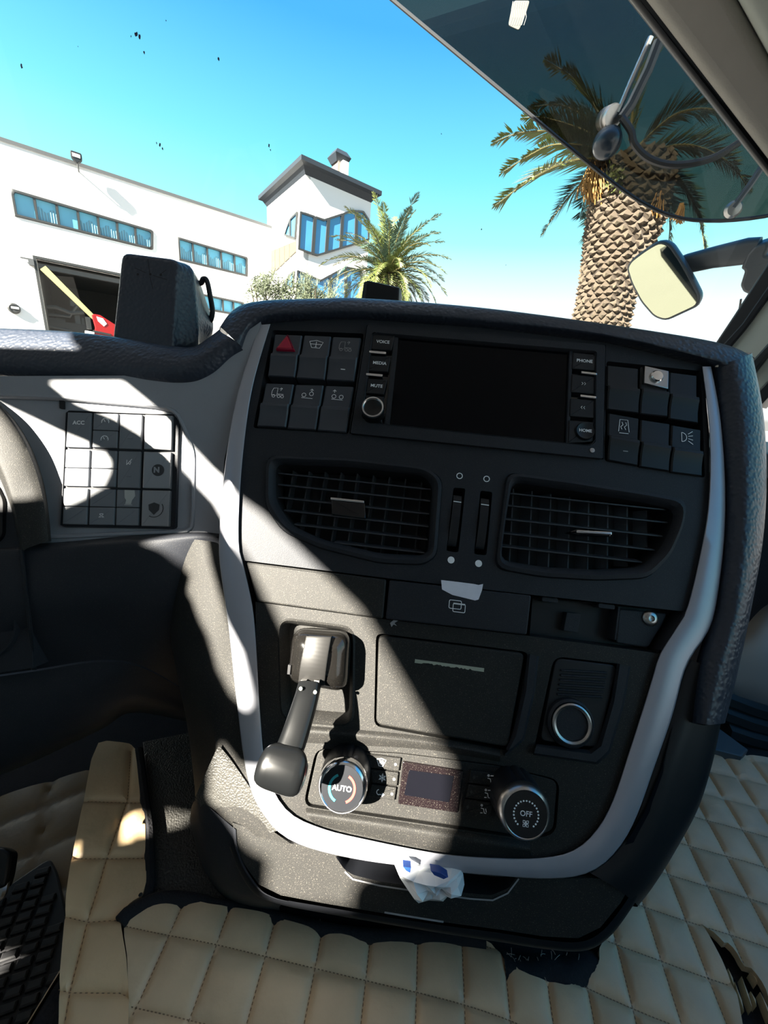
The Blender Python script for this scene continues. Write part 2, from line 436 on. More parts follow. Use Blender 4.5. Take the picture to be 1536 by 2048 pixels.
# ledge between lid and climate panel
m = MB(); loft(m, [pp([(566, 1448), (700, 1458), (860, 1474), (1000, 1500)], .0002), pp([(570, 1460), (700, 1470), (860, 1487), (1000, 1512)], .005), pp([(575, 1484), (700, 1490), (860, 1500), (1000, 1524)], .0005)], 40, 5); obj('ledge', m, 'plastic_dusty', con)
m = MB(); loft(m, [pp([(612, 1616), (760, 1638), (900, 1660), (1060, 1684)], .0005), pp([(614, 1630), (760, 1652), (900, 1676), (1060, 1700)], .004), pp([(630, 1648), (760, 1678), (900, 1705), (1060, 1713)], .0005)], 40, 5); obj('sill', m, 'plastic_dusty', con)

# drawers in the row under the vents
m = MB(); prism(m, PF, roundp(PF.uvs([(492, 1124), (773, 1159), (766, 1238), (514, 1203)], .004), .002), -.012, .004, .0014); obj('blank_cover', m, 'plastic_dusty', con)
dr = roundp(PF.uvs([(779, 1160), (1063, 1191), (1054, 1270), (771, 1238)], .004), .002)
m = MB(); prism(m, PF, dr, -.012, .004, .0012); cdr = obj('card_drawer', m, 'plastic', con)
m = MB()
for dx, dy in ((0, 0), (-.0035, .0025)):
    c = PF.uv(918, 1216, .004)+V((dx, dy)); stroke(m, PF, roundp([c+V(q) for q in ((-.0052, -.0035), (.0052, -.0035), (.0052, .0035), (-.0052, .0035))], .0012, 3), .0006, .0043, True)
c = PF.uv(918, 1213, .004); fill(m, PF, [c+V(q) for q in ((-.005, .0015), (.005, .0015), (.005, .0027), (-.005, .0027))], .0043)
obj('card_symbol', m, 'white_print', cdr)
# open bay whose cover is missing
bay = PF.uvs([(1066, 1194), (1371, 1223), (1352, 1256), (1318, 1306), (1060, 1272)])
m = MB(); m.grid([[PF.w(p.x, p.y, -.001) for p in bay], [PF.w(p.x, p.y, -.016) for p in inset(bay, .001)]], closed=True); m.cap([PF.w(p.x, p.y, -.016) for p in inset(bay, .001)]); b = obj('open_bay', m, 'plastic_plain', con)
for x, y in ((1102, 1200), (1216, 1213)):
    m = MB(); c = PF.uv(x, y); prism(m, PF, roundp([c+V(q) for q in ((-.007, -.002), (.007, -.002), (.007, .002), (-.007, .002))], .0015), -.013, -.002, .0004); obj('clip', m, 'plastic', b)
m = MB(); prism(m, PF, PF.uvs([(1143, 1226), (1172, 1229), (1166, 1268), (1136, 1264)]), -.016, -.009, .0006); obj('rib', m, 'plastic', b); m = MB(); prism(m, PF, PF.uvs([(1242, 1214), (1246, 1215), (1238, 1282), (1234, 1281)]), -.016, -.004, .0006); obj('rib', m, 'plastic', b)
m = MB(); prism(m, PF, roundp(PF.uvs([(1246, 1218), (1345, 1228), (1335, 1250), (1306, 1298), (1240, 1288)]), .003), -.016, -.006, .0012); obj('screw_plate', m, 'plastic', b)
c = PF.uv(1303, 1237, -.004); m = MB(); lathe(m, PF.w(c.x, c.y, -.007), PF.N, [(.0001, 0), (.0066, .0002), (.0066, .002), (.005, .0034), (.0026, .0036), (.0022, .0020), (.0001, .0018)], 20); obj('screw', m, 'steel', b)
m = MB(); prism(m, PF, roundp(PF.uvs([(1352, 1256), (1372, 1224), (1382, 1222), (1345, 1296), (1325, 1302)], .003), .001), -.012, .003, .001); obj('corner_piece', m, 'plastic', con)

# silver band round the facia
so_ = [(518, 650), (480, 770), (457, 880), (443, 1000), (438, 1090), (441, 1140), (458, 1260), (473, 1400), (492, 1540), (520, 1618), (580, 1680), (700, 1716), (860, 1738), (1000, 1752), (1110, 1757), (1180, 1744), (1230, 1705), (1270, 1640), (1310, 1530), (1345, 1430), (1366, 1350), (1384, 1310), (1415, 1265), (1432, 1210), (1448, 1080), (1450, 960), (1440, 830), (1422, 733)]
si_ = [(541, 648), (506, 770), (488, 890), (479, 1005), (478, 1090), (487, 1130), (505, 1212), (513, 1300), (520, 1420), (533, 1540), (572, 1618), (640, 1655), (740, 1680), (880, 1707), (1000, 1716), (1088, 1715), (1148, 1700), (1193, 1660), (1226, 1600), (1262, 1492), (1292, 1398), (1308, 1345), (1320, 1308), (1354, 1254), (1373, 1220), (1396, 1130), (1417, 1010), (1419, 870), (1404, 733)]
def rail2(a, b, t, h): return [PF.P(*p.lerp(q, t), h) for p, q in zip(a, b)]
A_ = smoothline([(*q, 0) for q in so_], 120); B_ = smoothline([(*q, 0) for q in si_], 120)
A_ = [V((p.x, p.y)) for p in A_]; B_ = [V((p.x, p.y)) for p in B_]
m = MB(); m.grid([rail2(A_, B_, t, h) for t, h in ((0, -.006), (0, .0024), (.02, .0034), (.06, .0038), (.5, .0044), (.94, .0038), (.98, .0034), (1, .0024), (1, -.014))])
obj('silver_trim', m, 'silver', con)
# glossy flank of the band along its right bottom corner
fa = [(1250, 1690), (1290, 1622), (1322, 1540), (1345, 1455)]
fb = [(1300, 1675), (1322, 1628), (1338, 1560), (1350, 1455)]
m = MB(); m.grid([[PF.P(*p, .002) for p in [V(q) for q in fa]], [PF.P(*q, -.003) for q in fb]]); obj('gloss_flank', m, 'gloss_black', con)

# padded leather edge: top and right side
top_in = [(486, 700), (505, 664), (541, 645), (640, 639), (735, 639), (960, 655), (1212, 684), (1404, 728), (1432, 738)]
top_m1 = [(466, 678), (494, 642), (530, 624), (640, 616), (735, 617), (960, 634), (1212, 666), (1415, 710), (1466, 728)]
top_out = [(441, 655), (470, 618), (520, 602), (640, 597), (735, 597), (960, 615), (1212, 648), (1430, 684), (1506, 714)]
m = MB(); loft(m, [pp([(x+(4 if x < 520 else 0), y+9) for x, y in top_in], -.007), pp([(x-(4 if x < 520 else 0), y-7) for x, y in top_in], .0050), pp(top_m1, .010), pp(top_out, .002), [PF.P(x, y+3, -.03) - PF.Y*.006 for x, y in top_out], [PF.P(x, y+6, -.10)-PF.Y*.03 for x, y in top_out]], 90, 5)
obj('top_pad', m, 'leather', con)
sd_in = [(1430, 729), (1442, 830), (1452, 960), (1450, 1080), (1434, 1212), (1418, 1268), (1400, 1330), (1390, 1390), (1384, 1446)]
sd_m = [(1474, 719), (1494, 830), (1498, 960), (1494, 1080), (1478, 1212), (1458, 1290), (1440, 1350), (1428, 1400), (1418, 1450)]
sd_o = [(1504, 706), (1527, 830), (1533, 960), (1526, 1080), (1508, 1190), (1492, 1270), (1474, 1350), (1462, 1400), (1450, 1446)]
m = MB(); loft(m, [pp([(x-9, y) for x, y in sd_in], -.007), pp([(x+8, y) for x, y in sd_in], .0045), pp(sd_m, .012), pp(sd_o, .0), [PF.P(x-4, y, -.04)-PF.X*.006 for x, y in sd_o], [PF.P(x-6, y, -.10)-PF.X*.03 for x, y in sd_o]], 80, 5)
e0, e1, e2 = pp(sd_in[-1:], .002)[0], pp(sd_m[-1:], .012)[0], pp(sd_o[-1:], .0)[0]
m.cap([e0, e0.lerp(e1, .5)+PF.N*.003, e1, e1.lerp(e2, .5)+PF.N*.002, e2, e2-PF.N*.06, e0-PF.N*.02])
obj('side_pad', m, 'leather', con)

# dark flank right of the silver band, down to the floor
fr0 = [(1384, 1320), (1368, 1352), (1346, 1430), (1312, 1530), (1272, 1642), (1232, 1707), (1182, 1747)]
fr1 = [(1415, 1340), (1398, 1400), (1376, 1490), (1345, 1580), (1308, 1680), (1270, 1748), (1230, 1775)]
fr2 = [(1450, 1400), (1440, 1455), (1424, 1530), (1395, 1620), (1345, 1712), (1305, 1775), (1276, 1812)]
m = MB(); loft(m, [pp(fr0, -.006), pp(fr0, -.001), pp(fr1, .0), pp(fr2, -.014), [PF.P(x-6, y, -.07)-PF.X*.01 for x, y in fr2], [PF.P(x-10, y, -.16)-PF.X*.03 for x, y in fr2]], 50, 5)
obj('right_flank', m, 'plastic_plain', con)

# drawer at the bottom, with a grip hollow
do = PF.uvs([(462, 1650), (520, 1668), (580, 1690), (700, 1722), (860, 1744), (1000, 1758), (1110, 1764), (1190, 1762), (1268, 1772), (1246, 1812), (1205, 1862), (1160, 1884), (1090, 1880), (1000, 1866), (880, 1850), (760, 1832), (640, 1812), (560, 1797), (515, 1775), (484, 1732), (468, 1690)])
grip = roundp(PF.uvs([(668, 1716), (860, 1746), (1000, 1760), (1037, 1757), (1020, 1782), (985, 1797), (900, 1789), (760, 1769), (706, 1756), (688, 1745)]), .003)
m = MB(); plate(m, PF, do, [grip], -.003, -.02); dw = obj('bottom_drawer', m, 'plastic_dusty', con)
m = MB(); m.grid([[PF.w(p.x, p.y, -.003) for p in grip], [PF.w(p.x, p.y+.004, -.028) for p in inset(grip, .001)]], closed=True); m.cap([PF.w(p.x, p.y+.004, -.028) for p in inset(grip, .001)]); obj('grip_hollow', m, 'plastic_plain', dw)
m = MB(); stroke(m, PF, [PF.uv(*q, -.003) for q in ((690, 1742), (706, 1757), (760, 1770), (860, 1785), (940, 1796), (985, 1799), (1015, 1785), (1037, 1756))], .0011, -.0022); obj('grip_lip', m, 'grey_print', dw)
m = MB(); stroke(m, PF, [PF.uv(*q, -.003) for q in ((769, 1824), (830, 1834), (887, 1843))], .0013, -.0026); obj('slot_mark', m, 'grey_print', dw)
# rounded underside between drawer and floor
b0 = [(468, 1690), (484, 1732), (515, 1775), (560, 1797), (640, 1812), (760, 1832), (880, 1850), (1000, 1866), (1090, 1880), (1160, 1884), (1205, 1862), (1246, 1812), (1272, 1768), (1280, 1740)]
b1 = [(458, 1692), (476, 1740), (508, 1787), (560, 1809), (640, 1825), (760, 1846), (880, 1866), (1000, 1884), (1090, 1898), (1168, 1902), (1218, 1875), (1262, 1818), (1290, 1768), (1300, 1740)]
m = MB(); loft(m, [pp(b0, -.004), pp(b1, -.008), [PF.P(x, y, -.012)-PF.Y*.004-PF.N*.02 for x, y in b1], [PF.P(x, y, -.02)-PF.N*.09-PF.Y*.006 for x, y in b1]], 70, 4); obj('underside', m, 'plastic_plain', con)

# left flank between the band and the driver's footwell
l0 = [(438, 1090), (441, 1140), (458, 1260), (473, 1400), (486, 1500), (515, 1600), (520, 1640), (585, 1690)]
l1 = [(428, 1084), (430, 1140), (442, 1260), (446, 1400), (438, 1492), (455, 1590), (470, 1640), (500, 1672)]
l2 = [(372, 1078), (368, 1150), (376, 1260), (400, 1390), (420, 1492), (412, 1580), (424, 1635), (446, 1680)]
l3 = [(300, 1080), (322, 1170), (338, 1260), (356, 1360), (374, 1450), (388, 1560), (394, 1640), (410, 1710)]
m = MB(); loft(m, [pp(l0, -.001), pp(l1, -.004), pp(l2, -.016), pp(l3, -.05), [PF.P(x, y, -.09)-PF.X*-.012 for x, y in l3], [PF.P(x, y, -.2)+PF.X*.04 for x, y in l3]], 70, 5)
obj('left_flank', m, 'plastic_dusty', con)
t0 = [(437, 1490), (462, 1520), (500, 1575), (560, 1660)]
t1 = [(412, 1545), (434, 1580), (470, 1625), (520, 1668)]
t2 = [(390, 1595), (404, 1618), (430, 1640), (468, 1656)]
m = MB(); loft(m, [pp(t0, .0005), pp(t1, -.004), pp(t2, -.016)], 40, 5); obj('grained_corner', m, 'plastic_grain', con)
e_ = [(394, 1600), (402, 1650), (420, 1720), (452, 1775), (500, 1800), (560, 1812)]
f_ = [(466, 1655), (470, 1692), (486, 1735), (516, 1778), (545, 1795), (575, 1803)]
g_ = [(380, 1640), (392, 1690), (412, 1745), (446, 1792), (500, 1815), (560, 1822)]
m = MB(); loft(m, [pp(f_, -.002), pp(f_, -.004), pp(e_, -.018), [PF.P(x, y, -.05) for x, y in g_], [PF.P(x+4, y, -.14) for x, y in g_]], 40, 5); obj('lower_left_flank', m, 'plastic', con)

# side body filling the depth behind the front
m = MB()
bo = PF.uvs([(470, 700), (520, 625), (960, 640), (1430, 715), (1490, 760), (1500, 960), (1470, 1200), (1400, 1450), (1330, 1660), (1180, 1860), (760, 1830), (500, 1740), (450, 1500), (450, 1000)])
prism(m, PF, bo, -.20, -.055, .001); obj('body', m, 'recess', con)

# icons on the facia beside the flow wheels
for x, y in ((919, 952), (973, 958)):
    m = MB(); c = PF.uv(x, y); stroke(m, PF, circ(c, .0026, 20), .0008, .0004, True); obj('flow_mark', m, 'white_print', con, label='open white ring mark')
for x, y in ((902, 1120), (957, 1127)):
    m = MB(); c = PF.uv(x, y); fill(m, PF, circ(c, .0031, 20), .0004); obj('flow_mark', m, 'white_print', con, label='solid white dot mark')
for (x0, y0), (x1, y1) in (((916, 990), (904, 1092)), ((971, 996), (960, 1098))):
    a, b = PF.uv(x0, y0), PF.uv(x1, y1); mid = (a+b)/2; L = (a-b).length/2; t = (a-b).normalized(); s_ = V((t.y, -t.x))
    m = MB(); rows = []
    for k in range(41):
        q = -1+2*k/40; h = .006*math.sqrt(max(0, 1-q*q*.92))-.004+(.0003 if k % 2 else 0); c = mid+t*L*q
        rows.append([PF.w(c.x+s_.x*d, c.y+s_.y*d, h+e) for d, e in ((-.0042, -.006), (-.0038, 0), (.0038, 0), (.0042, -.006))])
    m.grid(rows); wh = obj('flow_wheel', m, 'plastic_plain', con)
    c = mid+t*L*.72; m = MB(); stroke(m, PF, [c-s_*.0036, c+s_*.0036], .0008, .0010); obj('wheel_mark', m, 'white_print', wh)

# ------------------------------------------------------------------ air vents
def vent(name, label, O, I, rows, vanes, tabpx, tabc, deep):
    c0 = sum(O, V((0, 0)))/len(O)
    t = thing(name, label, 'air vent', PF.w(c0.x, min(p.y for p in O), 0), 'air vents in the console')
    m = MB(); ringband(m, PF, O, I, [(0, -.001), (.12, .0028), (.45, .0036), (.8, .0012), (1, -.004)]); obj('bezel', m, 'plastic', t)
    m = MB(); n = 80; a = resample(I, n, True); m.grid([[PF.w(p.x, p.y, -.004) for p in a], [PF.w(p.x, p.y, -.034) for p in inset(a, .001)]], closed=True); obj('duct', m, 'recess', t)
    ymin, ymax = min(p.y for p in I), max(p.y for p in I)
    def span(v):                                                     # how far the opening reaches at height v
        xs = []; k = len(I)
        for i in range(k):
            p, q = I[i], I[(i+1) % k]
            if (p.y-v)*(q.y-v) <= 0 and abs(p.y-q.y) > 1e-9: xs.append(p.x+(q.x-p.x)*(v-p.y)/(q.y-p.y))
        return (min(xs), max(xs)) if xs else None
    for x, y in rows:                                                # horizontal slats in front
        v = PF.uv(x, y, -.008).y; s_ = span(v)
        if not s_: continue
        m = MB(); pr = []
        for u in (s_[0]+.001, s_[1]-.001):
            pr.append([PF.w(u, v+dv, h) for dv, h in ((.0004, -.0072), (.0011, -.0085), (.0040, -.0185), (.0028, -.0190), (-.0008, -.0085), (-.0004, -.0073))])
        m.grid(pr, closed=True); m.cap(pr[0], True); m.cap(pr[1]); obj('slat', m, 'slat', t)
    for k in range(vanes):                                           # upright vanes behind
        u0_ = min(p.x for p in I); u1_ = max(p.x for p in I); u = u0_+(u1_-u0_)*(k+.7)/(vanes+.4)
        ys = []
        for i in range(len(I)):
            p, q = I[i], I[(i+1) % len(I)]
            if (p.x-u)*(q.x-u) <= 0 and abs(p.x-q.x) > 1e-9: ys.append(p.y+(q.y-p.y)*(u-p.x)/(q.x-p.x))
        if len(ys) < 2: continue
        m = MB(); y0, y1 = min(ys)+.0006, max(ys)-.0006; q = [(-.0006, -.021), (.0006, -.021), (deep, -.0335), (deep-.0012, -.0335)]
        m.grid([[PF.w(u+du, y, h) for du, h in q] for y in (y0, y1)], closed=True); m.cap([PF.w(u+du, y0, h) for du, h in q], True); m.cap([PF.w(u+du, y1, h) for du, h in q]); obj('vane', m, 'vane' if deep < 0 else 'slat', t)
    m = MB(); tp = PF.uvs(tabpx); prism(m, PF, roundp(tp, .001), -.012, -.004, .0008); tb = obj('tab', m, 'gloss_black', t)
    m = MB(); prism(m, PF, roundp(PF.uvs(tabc), .0007), -.006, -.0025, .0006); obj('tab_trim', m, 'chrome', tb)
    return t
vent('air_vent', 'left console air vent with wide tab, partly sunlit, its slats tilted level', VL_O, VL_I, [(700, 962), (700, 985), (700, 1011), (700, 1036), (700, 1062), (700, 1089)], 9, [(661, 997), (729, 1004), (731, 1036), (662, 1027)], [(660, 993), (728, 1000), (728, 1005), (660, 998)], .003)
vent('air_vent', 'right console air vent in shade with slanting vanes showing behind its slats', VR_O, VR_I, [(1170, 1003), (1170, 1028), (1170, 1056), (1170, 1085), (1170, 1112)], 8, [(1140, 1063), (1158, 1057), (1227, 1066), (1226, 1072), (1160, 1068)], [(1156, 1059), (1227, 1063), (1227, 1069), (1156, 1065)], -.009)

# ------------------------------------------------------------------ rocker switches
def arc_line(c, r, a0, a1, n=10): return [V((c.x+r*math.cos(R(a0+(a1-a0)*i/(n-1))), c.y+r*math.sin(R(a0+(a1-a0)*i/(n-1))))) for i in range(n)]
def truck(c, s_):
    q = lambda *p: [c+V(x)*s_ for x in p]
    return [q((-.5, -.25), (-.5, .1), (-.4, .38), (-.05, .42), (-.05, -.25), (-.5, -.25)), q((-.05, -.12), (.5, -.12)), circ(c+V((-.32, -.32))*s_, .12*s_, 12)+[c+V((-.2, -.32))*s_], circ(c+V((.12, -.32))*s_, .12*s_, 12)+[c+V((.24, -.32))*s_], circ(c+V((.42, -.32))*s_, .12*s_, 12)+[c+V((.54, -.32))*s_], q((.1, .35), (.34, .42)), q((.2, .2), (.34, .42), (.2, .46))]
def axles(c, s_, up):
    L = [circ(c+V((-.32, -.1))*s_, .17*s_, 14)+[c+V((-.15, -.1))*s_], circ(c+V((.3, .06 if up == 1 else -.1))*s_, .17*s_, 14)+[c+V((.47, .06 if up == 1 else -.1))*s_], [c+V((-.5, -.36))*s_, c+V((.45, -.36))*s_]]
    k = .3 if up == 1 else -.32
    L += [[c+V((k-.14, .36))*s_, c+V((k, .5))*s_, c+V((k+.14, .36))*s_], [c+V((k, .5))*s_, c+V((k, .24))*s_]]
    return L
def bank(name, label, quads, group, dark, lower, names):
    pts = [V(q) for quad in quads for q in quad]
    t = thing(name, label, 'switch panel', PF.P(sum(p.x for p in pts)/len(pts), max(p.y for p in pts), 0))
    for k, qd in enumerate(quads):
        pt = Patch(PF, *qd, h=.003); W_, H_ = pt.size(); m = MB(); rows = []
        prof = [(0, -.016), (0, .0012), (.015, .0022), (.40, .0016), (.46, .0020), (.50, .0052), (.56, .0056), (.62, .0045), (.80, .0030), (.985, .0028), (1, .0018), (1, -.016)]
        for t_, h in prof:
            rows.append([pt.w(s_, t_, h - (.012 if e else 0)) for s_, e in ((0, 1), (0.0, 0), (.03, 0), (.97, 0), (1.0, 0), (1, 1))])
            rows[-1] = [pt.w(0, t_, -.016), pt.w(.0, t_, h-.0012), pt.w(.04, t_, h), pt.w(.96, t_, h), pt.w(1, t_, h-.0012), pt.w(1, t_, -.016)]
        m.grid(rows); o = obj('rocker_switch', m, dark, t, smooth=25)
        c = pt.at(.5, .22); h = .0024; S = W_*.42; nm = names[k]; mb = MB(); st = .00055
        mt = 'white_print'
        if nm == 'hazard':
            a = pt.at(.5, .02); b_ = pt.at(.14, .40); c_ = pt.at(.86, .40); mb = MB(); prism(mb, PF, roundp([b_, c_, a], .0014), .001, .0052, .0016); obj('warning_triangle', mb, 'red_button', o, label='raised red triangle')
            mb = MB(); cc = (a+b_+c_)/3; stroke(mb, PF, [cc+(p-cc)*.62 for p in (b_, c_, a)], .0005, .0054, True); obj('triangle_outline', mb, 'red_print', o); continue
        if nm == 'roof': L = [[c+V(q)*S for q in ((-.6, .28), (-.35, -.3), (.35, -.3), (.6, .28), (0, .42), (-.6, .28))], [c+V((-.5, .05))*S, c+V((.5, .05))*S], [c+V((0, .3))*S, c+V((0, -.2))*S], [c+V((-.1, -.2))*S, c+V((.1, -.2))*S]]
        elif nm in ('truck', 'truck_faint'): L = truck(c, S); mt = 'white_print' if nm == 'truck' else 'grey_print'
        elif nm == 'axle_up': L = axles(c, S, 1)
        elif nm == 'axle_down': L = axles(c, S, 0)
        elif nm == 'seat':
            L = [[c+V(q)*S for q in ((-.4, -.5), (-.3, .5), (.3, .5), (.4, -.5))], [c+V((-.35, -.62))*S, c+V((.35, -.62))*S]] + [[c+V((dx, -.32))*S, c+V((dx-.1, -.1))*S, c+V((dx+.08, .08))*S, c+V((dx, .3))*S] for dx in (-.14, .14)]
        elif nm == 'lamp':
            L = [arc_line(c+V((-.4, 0))*S, .4*S, -90, 90)+[c+V((-.4, .4))*S, c+V((-.4, -.4))*S]] + [[c+V((.12, dy))*S, c+V((.5, dy*1.9))*S] for dy in (-.3, -.1, .1, .3)]
        else: L = []
        for ln in L: stroke(mb, PF, ln, st, h)
        if L: obj('symbol', mb, mt, o)
        if nm in ('truck_faint', 'seat'):
            mb = MB(); d = pt.at(.55, .76); stroke(mb, PF, [d-V((.0022, 0)), d+V((.0022, 0))], .0009, .0036); obj('indicator', mb, 'white_print' if nm == 'truck_faint' else 'grey_print', o)
        if nm == 'lock':
            a = [pt.at(.10, .0), pt.at(.98, .03), pt.at(.96, .42), pt.at(.08, .37)]
            mb = MB(); prism(mb, PF, a[::-1], .001, .0042, .0005); pl = obj('lock_plate', mb, 'steel', o, label='bare metal key plate')
            d = pt.at(.52, .20); mb = MB(); lathe(mb, PF.w(d.x, d.y, .004), PF.N, [(.0058, 0), (.0058, .0018), (.0048, .0028), (.0001, .0030)], 20); obj('lock_barrel', mb, 'chrome', o)
    return t
b1q = [[(549, 667), (604, 669), (589, 754), (535, 751)], [(608, 669), (662, 671), (649, 759), (592, 755)], [(665, 672), (722, 674), (708, 762), (652, 759)], [(531, 765), (587, 767), (571, 854), (513, 851)], [(591, 768), (647, 769), (631, 859), (574, 856)], [(651, 770), (707, 772), (692, 864), (634, 860)]]
bank('switch_panel', 'bank of six dark rocker switches with red hazard triangle left of the screen', b1q, None, 'switch', None, ['hazard', 'roof', 'truck_faint', 'truck', 'axle_up', 'axle_down'])
b2q = [[(1215, 729), (1279, 736), (1279, 826), (1215, 818)], [(1283, 732), (1337, 741), (1337, 833), (1281, 827)], [(1341, 743), (1396, 750), (1398, 846), (1339, 837)], [(1218, 825), (1280, 836), (1277, 931), (1217, 920)], [(1283, 838), (1342, 847), (1340, 942), (1281, 933)], [(1345, 849), (1404, 859), (1406, 952), (1343, 944)]]
bank('switch_panel', 'bank of six black switches with metal key plate right of the screen', b2q, None, 'plastic_plain', None, ['', 'lock', '', 'seat', '', 'lamp'])

# ------------------------------------------------------------------ radio and screen
inf = thing('infotainment_unit', 'radio unit with dark blank screen between two button columns', 'radio', P(960, 890, 0))
io = roundp(PF.uvs([(735, 650), (1211, 690), (1206, 917), (701, 866)], .004), .0015)
ii = roundp(PF.uvs([(744, 664), (1194, 702), (1192, 884), (1180, 892), (736, 846), (723, 834)], .004), .003)
m = MB(); plate(m, PF, io, [ii], .004, -.012); obj('bezel', m, 'plastic', inf)
m = MB(); ringband(m, PF, ii, inset(ii, .0015), [(0, .004), (.3, .0046), (.6, .004), (1, .0)]); obj('bezel_lip', m, 'plastic', inf)
m = MB(); prism(m, PF, inset(ii, .0004), -.012, -.002, .0005); obj('cavity', m, 'gloss_black', inf)
m = MB(); prism(m, PF, PF.uvs([(798, 678), (1136, 703), (1129, 887), (780, 851)], .0), -.004, -.0002, .0006); obj('screen', m, 'screen', inf)
for q in ([(788, 676), (797, 677), (779, 851), (769, 849)], [(1137, 703), (1144, 703), (1137, 889), (1130, 888)]):
    m = MB(); prism(m, PF, PF.uvs(q), -.004, .0022, .0008); obj('screen_edge', m, 'plastic', inf)
def key(q, word, mt='plastic_plain'):
    m = MB(); pt = Patch(PF, *q, h=.003); prism(m, PF, roundp(pt.loop(), .0006), -.008, .003, .0009); o = obj('button', m, mt, inf)
    c = pt.at(.52, .48)
    if word in ('>', '<'):
        m = MB(); s_ = .0013 if word == '>' else -.0013
        for dx in (-.0012, .0012):
            stroke(m, PF, [c+V((dx-s_*.5, .0014)), c+V((dx+s_*.5, 0)), c+V((dx-s_*.5, -.0014))], .0005, .0033)
        obj('symbol', m, 'white_print', o)
    elif word: text('lettering', word, PF, c.x, c.y, .0031, .0046, 'white_print', o, .00006)
key([(746, 668), (790, 671), (783, 701), (741, 698)], 'VOICE')
key([(740, 710), (782, 713), (776, 744), (735, 741)], 'MEDIA')
key([(735, 756), (775, 759), (768, 789), (731, 786)], 'MUTE')
key([(729, 790), (768, 793), (764, 846), (738, 842), ], '')
for q in ([(738, 701), (773, 704), (772, 709), (738, 706)], [(732, 746), (766, 749), (765, 754), (732, 751)], [(1162, 742), (1194, 746), (1194, 751), (1162, 747)], [(1160, 789), (1193, 793), (1193, 798), (1160, 794)]):
    m = MB(); prism(m, PF, roundp(PF.uvs(q, .004), .0008), -.002, .0046, .0008); obj('chrome_bar', m, 'chrome', inf)
key([(1146, 704), (1192, 709), (1191, 741), (1144, 737)], 'PHONE')
key([(1144, 748), (1190, 753), (1189, 788), (1142, 784)], '>')
key([(1141, 796), (1189, 800), (1189, 836), (1139, 832)], '<')
key([(1138, 840), (1188, 844), (1187, 883), (1136, 886)], '')
c = PF.uv(1170, 862, .004); m = MB(); lathe(m, PF.w(c.x, c.y, .001), PF.N, [(.0088, 0), (.0088, .003), (.0080, .0042), (.0070, .0040), (.0062, .0036), (.0001, .0037)], 28); hb = obj('home_button', m, 'plastic_plain', inf)
text('lettering', 'HOME', PF, c.x, c.y, .0049, .0042, 'white_print', hb, .00006)
c = PF.uv(746, 818, .012); m = MB(); lathe(m, PF.w(c.x, c.y, .0), PF.N, [(.0108, 0), (.0102, .010), (.0100, .0145), (.0092, .0162), (.0075, .0150), (.0001, .0145)], 32, rib=lambda a, i: 1+.012*math.sin(24*a) if i in (0, 1) else 1); kn = obj('volume_knob', m, 'rubber', inf)
m = MB(); lathe(m, PF.w(c.x, c.y, .0142), PF.N, [(.0104, 0), (.0106, .0012), (.0100, .0024), (.0088, .0026), (.0080, .0018), (.0078, .0002)], 32); obj('knob_ring', m, 'chrome', kn)
c = PF.uv(1184, 901, .004); m = MB(); lathe(m, PF.w(c.x, c.y, .0042), PF.N, [(.0024, 0), (.0022, .0006), (.0001, .0007)], 14); obj('sensor_dot', m, 'steel', inf)

# ------------------------------------------------------------------ parking brake lever
lv = thing('hand_brake_lever', 'black folding lever with glossy domed base standing out of the console', 'lever', P(640, 1380, 0))
hp = Patch(PF, (584, 1256), (700, 1266), (694, 1388), (572, 1366), h=.022)
m = MB(); lo = roundp(hp.loop(), .011, 6); n = 64; a = resample(lo, n, True); cc = sum(a, V((0, 0)))/n
m.grid([[PF.w(*(cc+(p-cc)*s_), h) for p in a] for s_, h in ((.90, -.012), (.97, .004), (1, .014), (.97, .021), (.86, .027), (.6, .031), (.2, .0325))], closed=True); m.cap([PF.w(*(cc+(p-cc)*.2), .0325) for p in a]); dome = obj('lever_base', m, 'lever_cap', lv)
bp = Patch(PF, (612, 1272), (662, 1274), (648, 1372), (596, 1366), h=.033)
m = MB(); rows = []
for t_ in range(25):
    y = t_/24; h = .0325+.0035*math.sin(PI*y)+(.0005 if t_ % 2 else 0); rows.append([bp.w(s_, y, h-e) for s_, e in ((0, .012), (0, .0006), (.05, 0), (.95, 0), (1, .0006), (1, .012))])
m.grid(rows); obj('ribbed_belt', m, 'belt', lv)
for q in ([(578, 1328), (584, 1329), (582, 1348), (576, 1347)], [(661, 1344), (667, 1345), (665, 1366), (659, 1365)]):
    m = MB(); prism(m, PF, PF.uvs(q, .026), .018, .0290, .0004); obj('slot', m, 'recess', dome)
pts = [PF.P(*q) for q in ((619, 1371, .036), (614, 1392, .041), (606, 1420, .046), (596, 1452, .051), (586, 1482, .055), (577, 1505, .058))]
m = MB(); sweep(m, catmull(pts, 4), [.0085+.0012*k/20 for k in range(21)], [.0070]*21, PF.N, 3.0); gr = obj('grip', m, 'rubber', lv)
pts = [PF.P(*q) for q in ((577, 1503, .058), (575, 1508, .060), (570, 1522, .0615), (563, 1544, .0625), (558, 1562, .062), (556, 1570, .061))]
ww = [.0100, .0150, .0162, .0166, .0166, .0160, .0125]
pp7 = resample(catmull(pts, 4), 7)
m = MB(); sweep(m, catmull(pp7, 3), catmull(ww, 3), catmull([.007, .0088, .010, .0104, .0102, .0092, .0062], 3), PF.N, 4.2); obj('grip_end', m, 'rubber', lv)
for q in ((600, 1379, .0500), (629, 1386, .0500)):
    m = MB(); p = PF.P(*q); lathe(m, p-PF.N*.0035, PF.N, [(.0013, 0), (.0013, .0016), (.0001, .0019)], 10); obj('pin', m, 'pale_strip', gr)
m = MB()
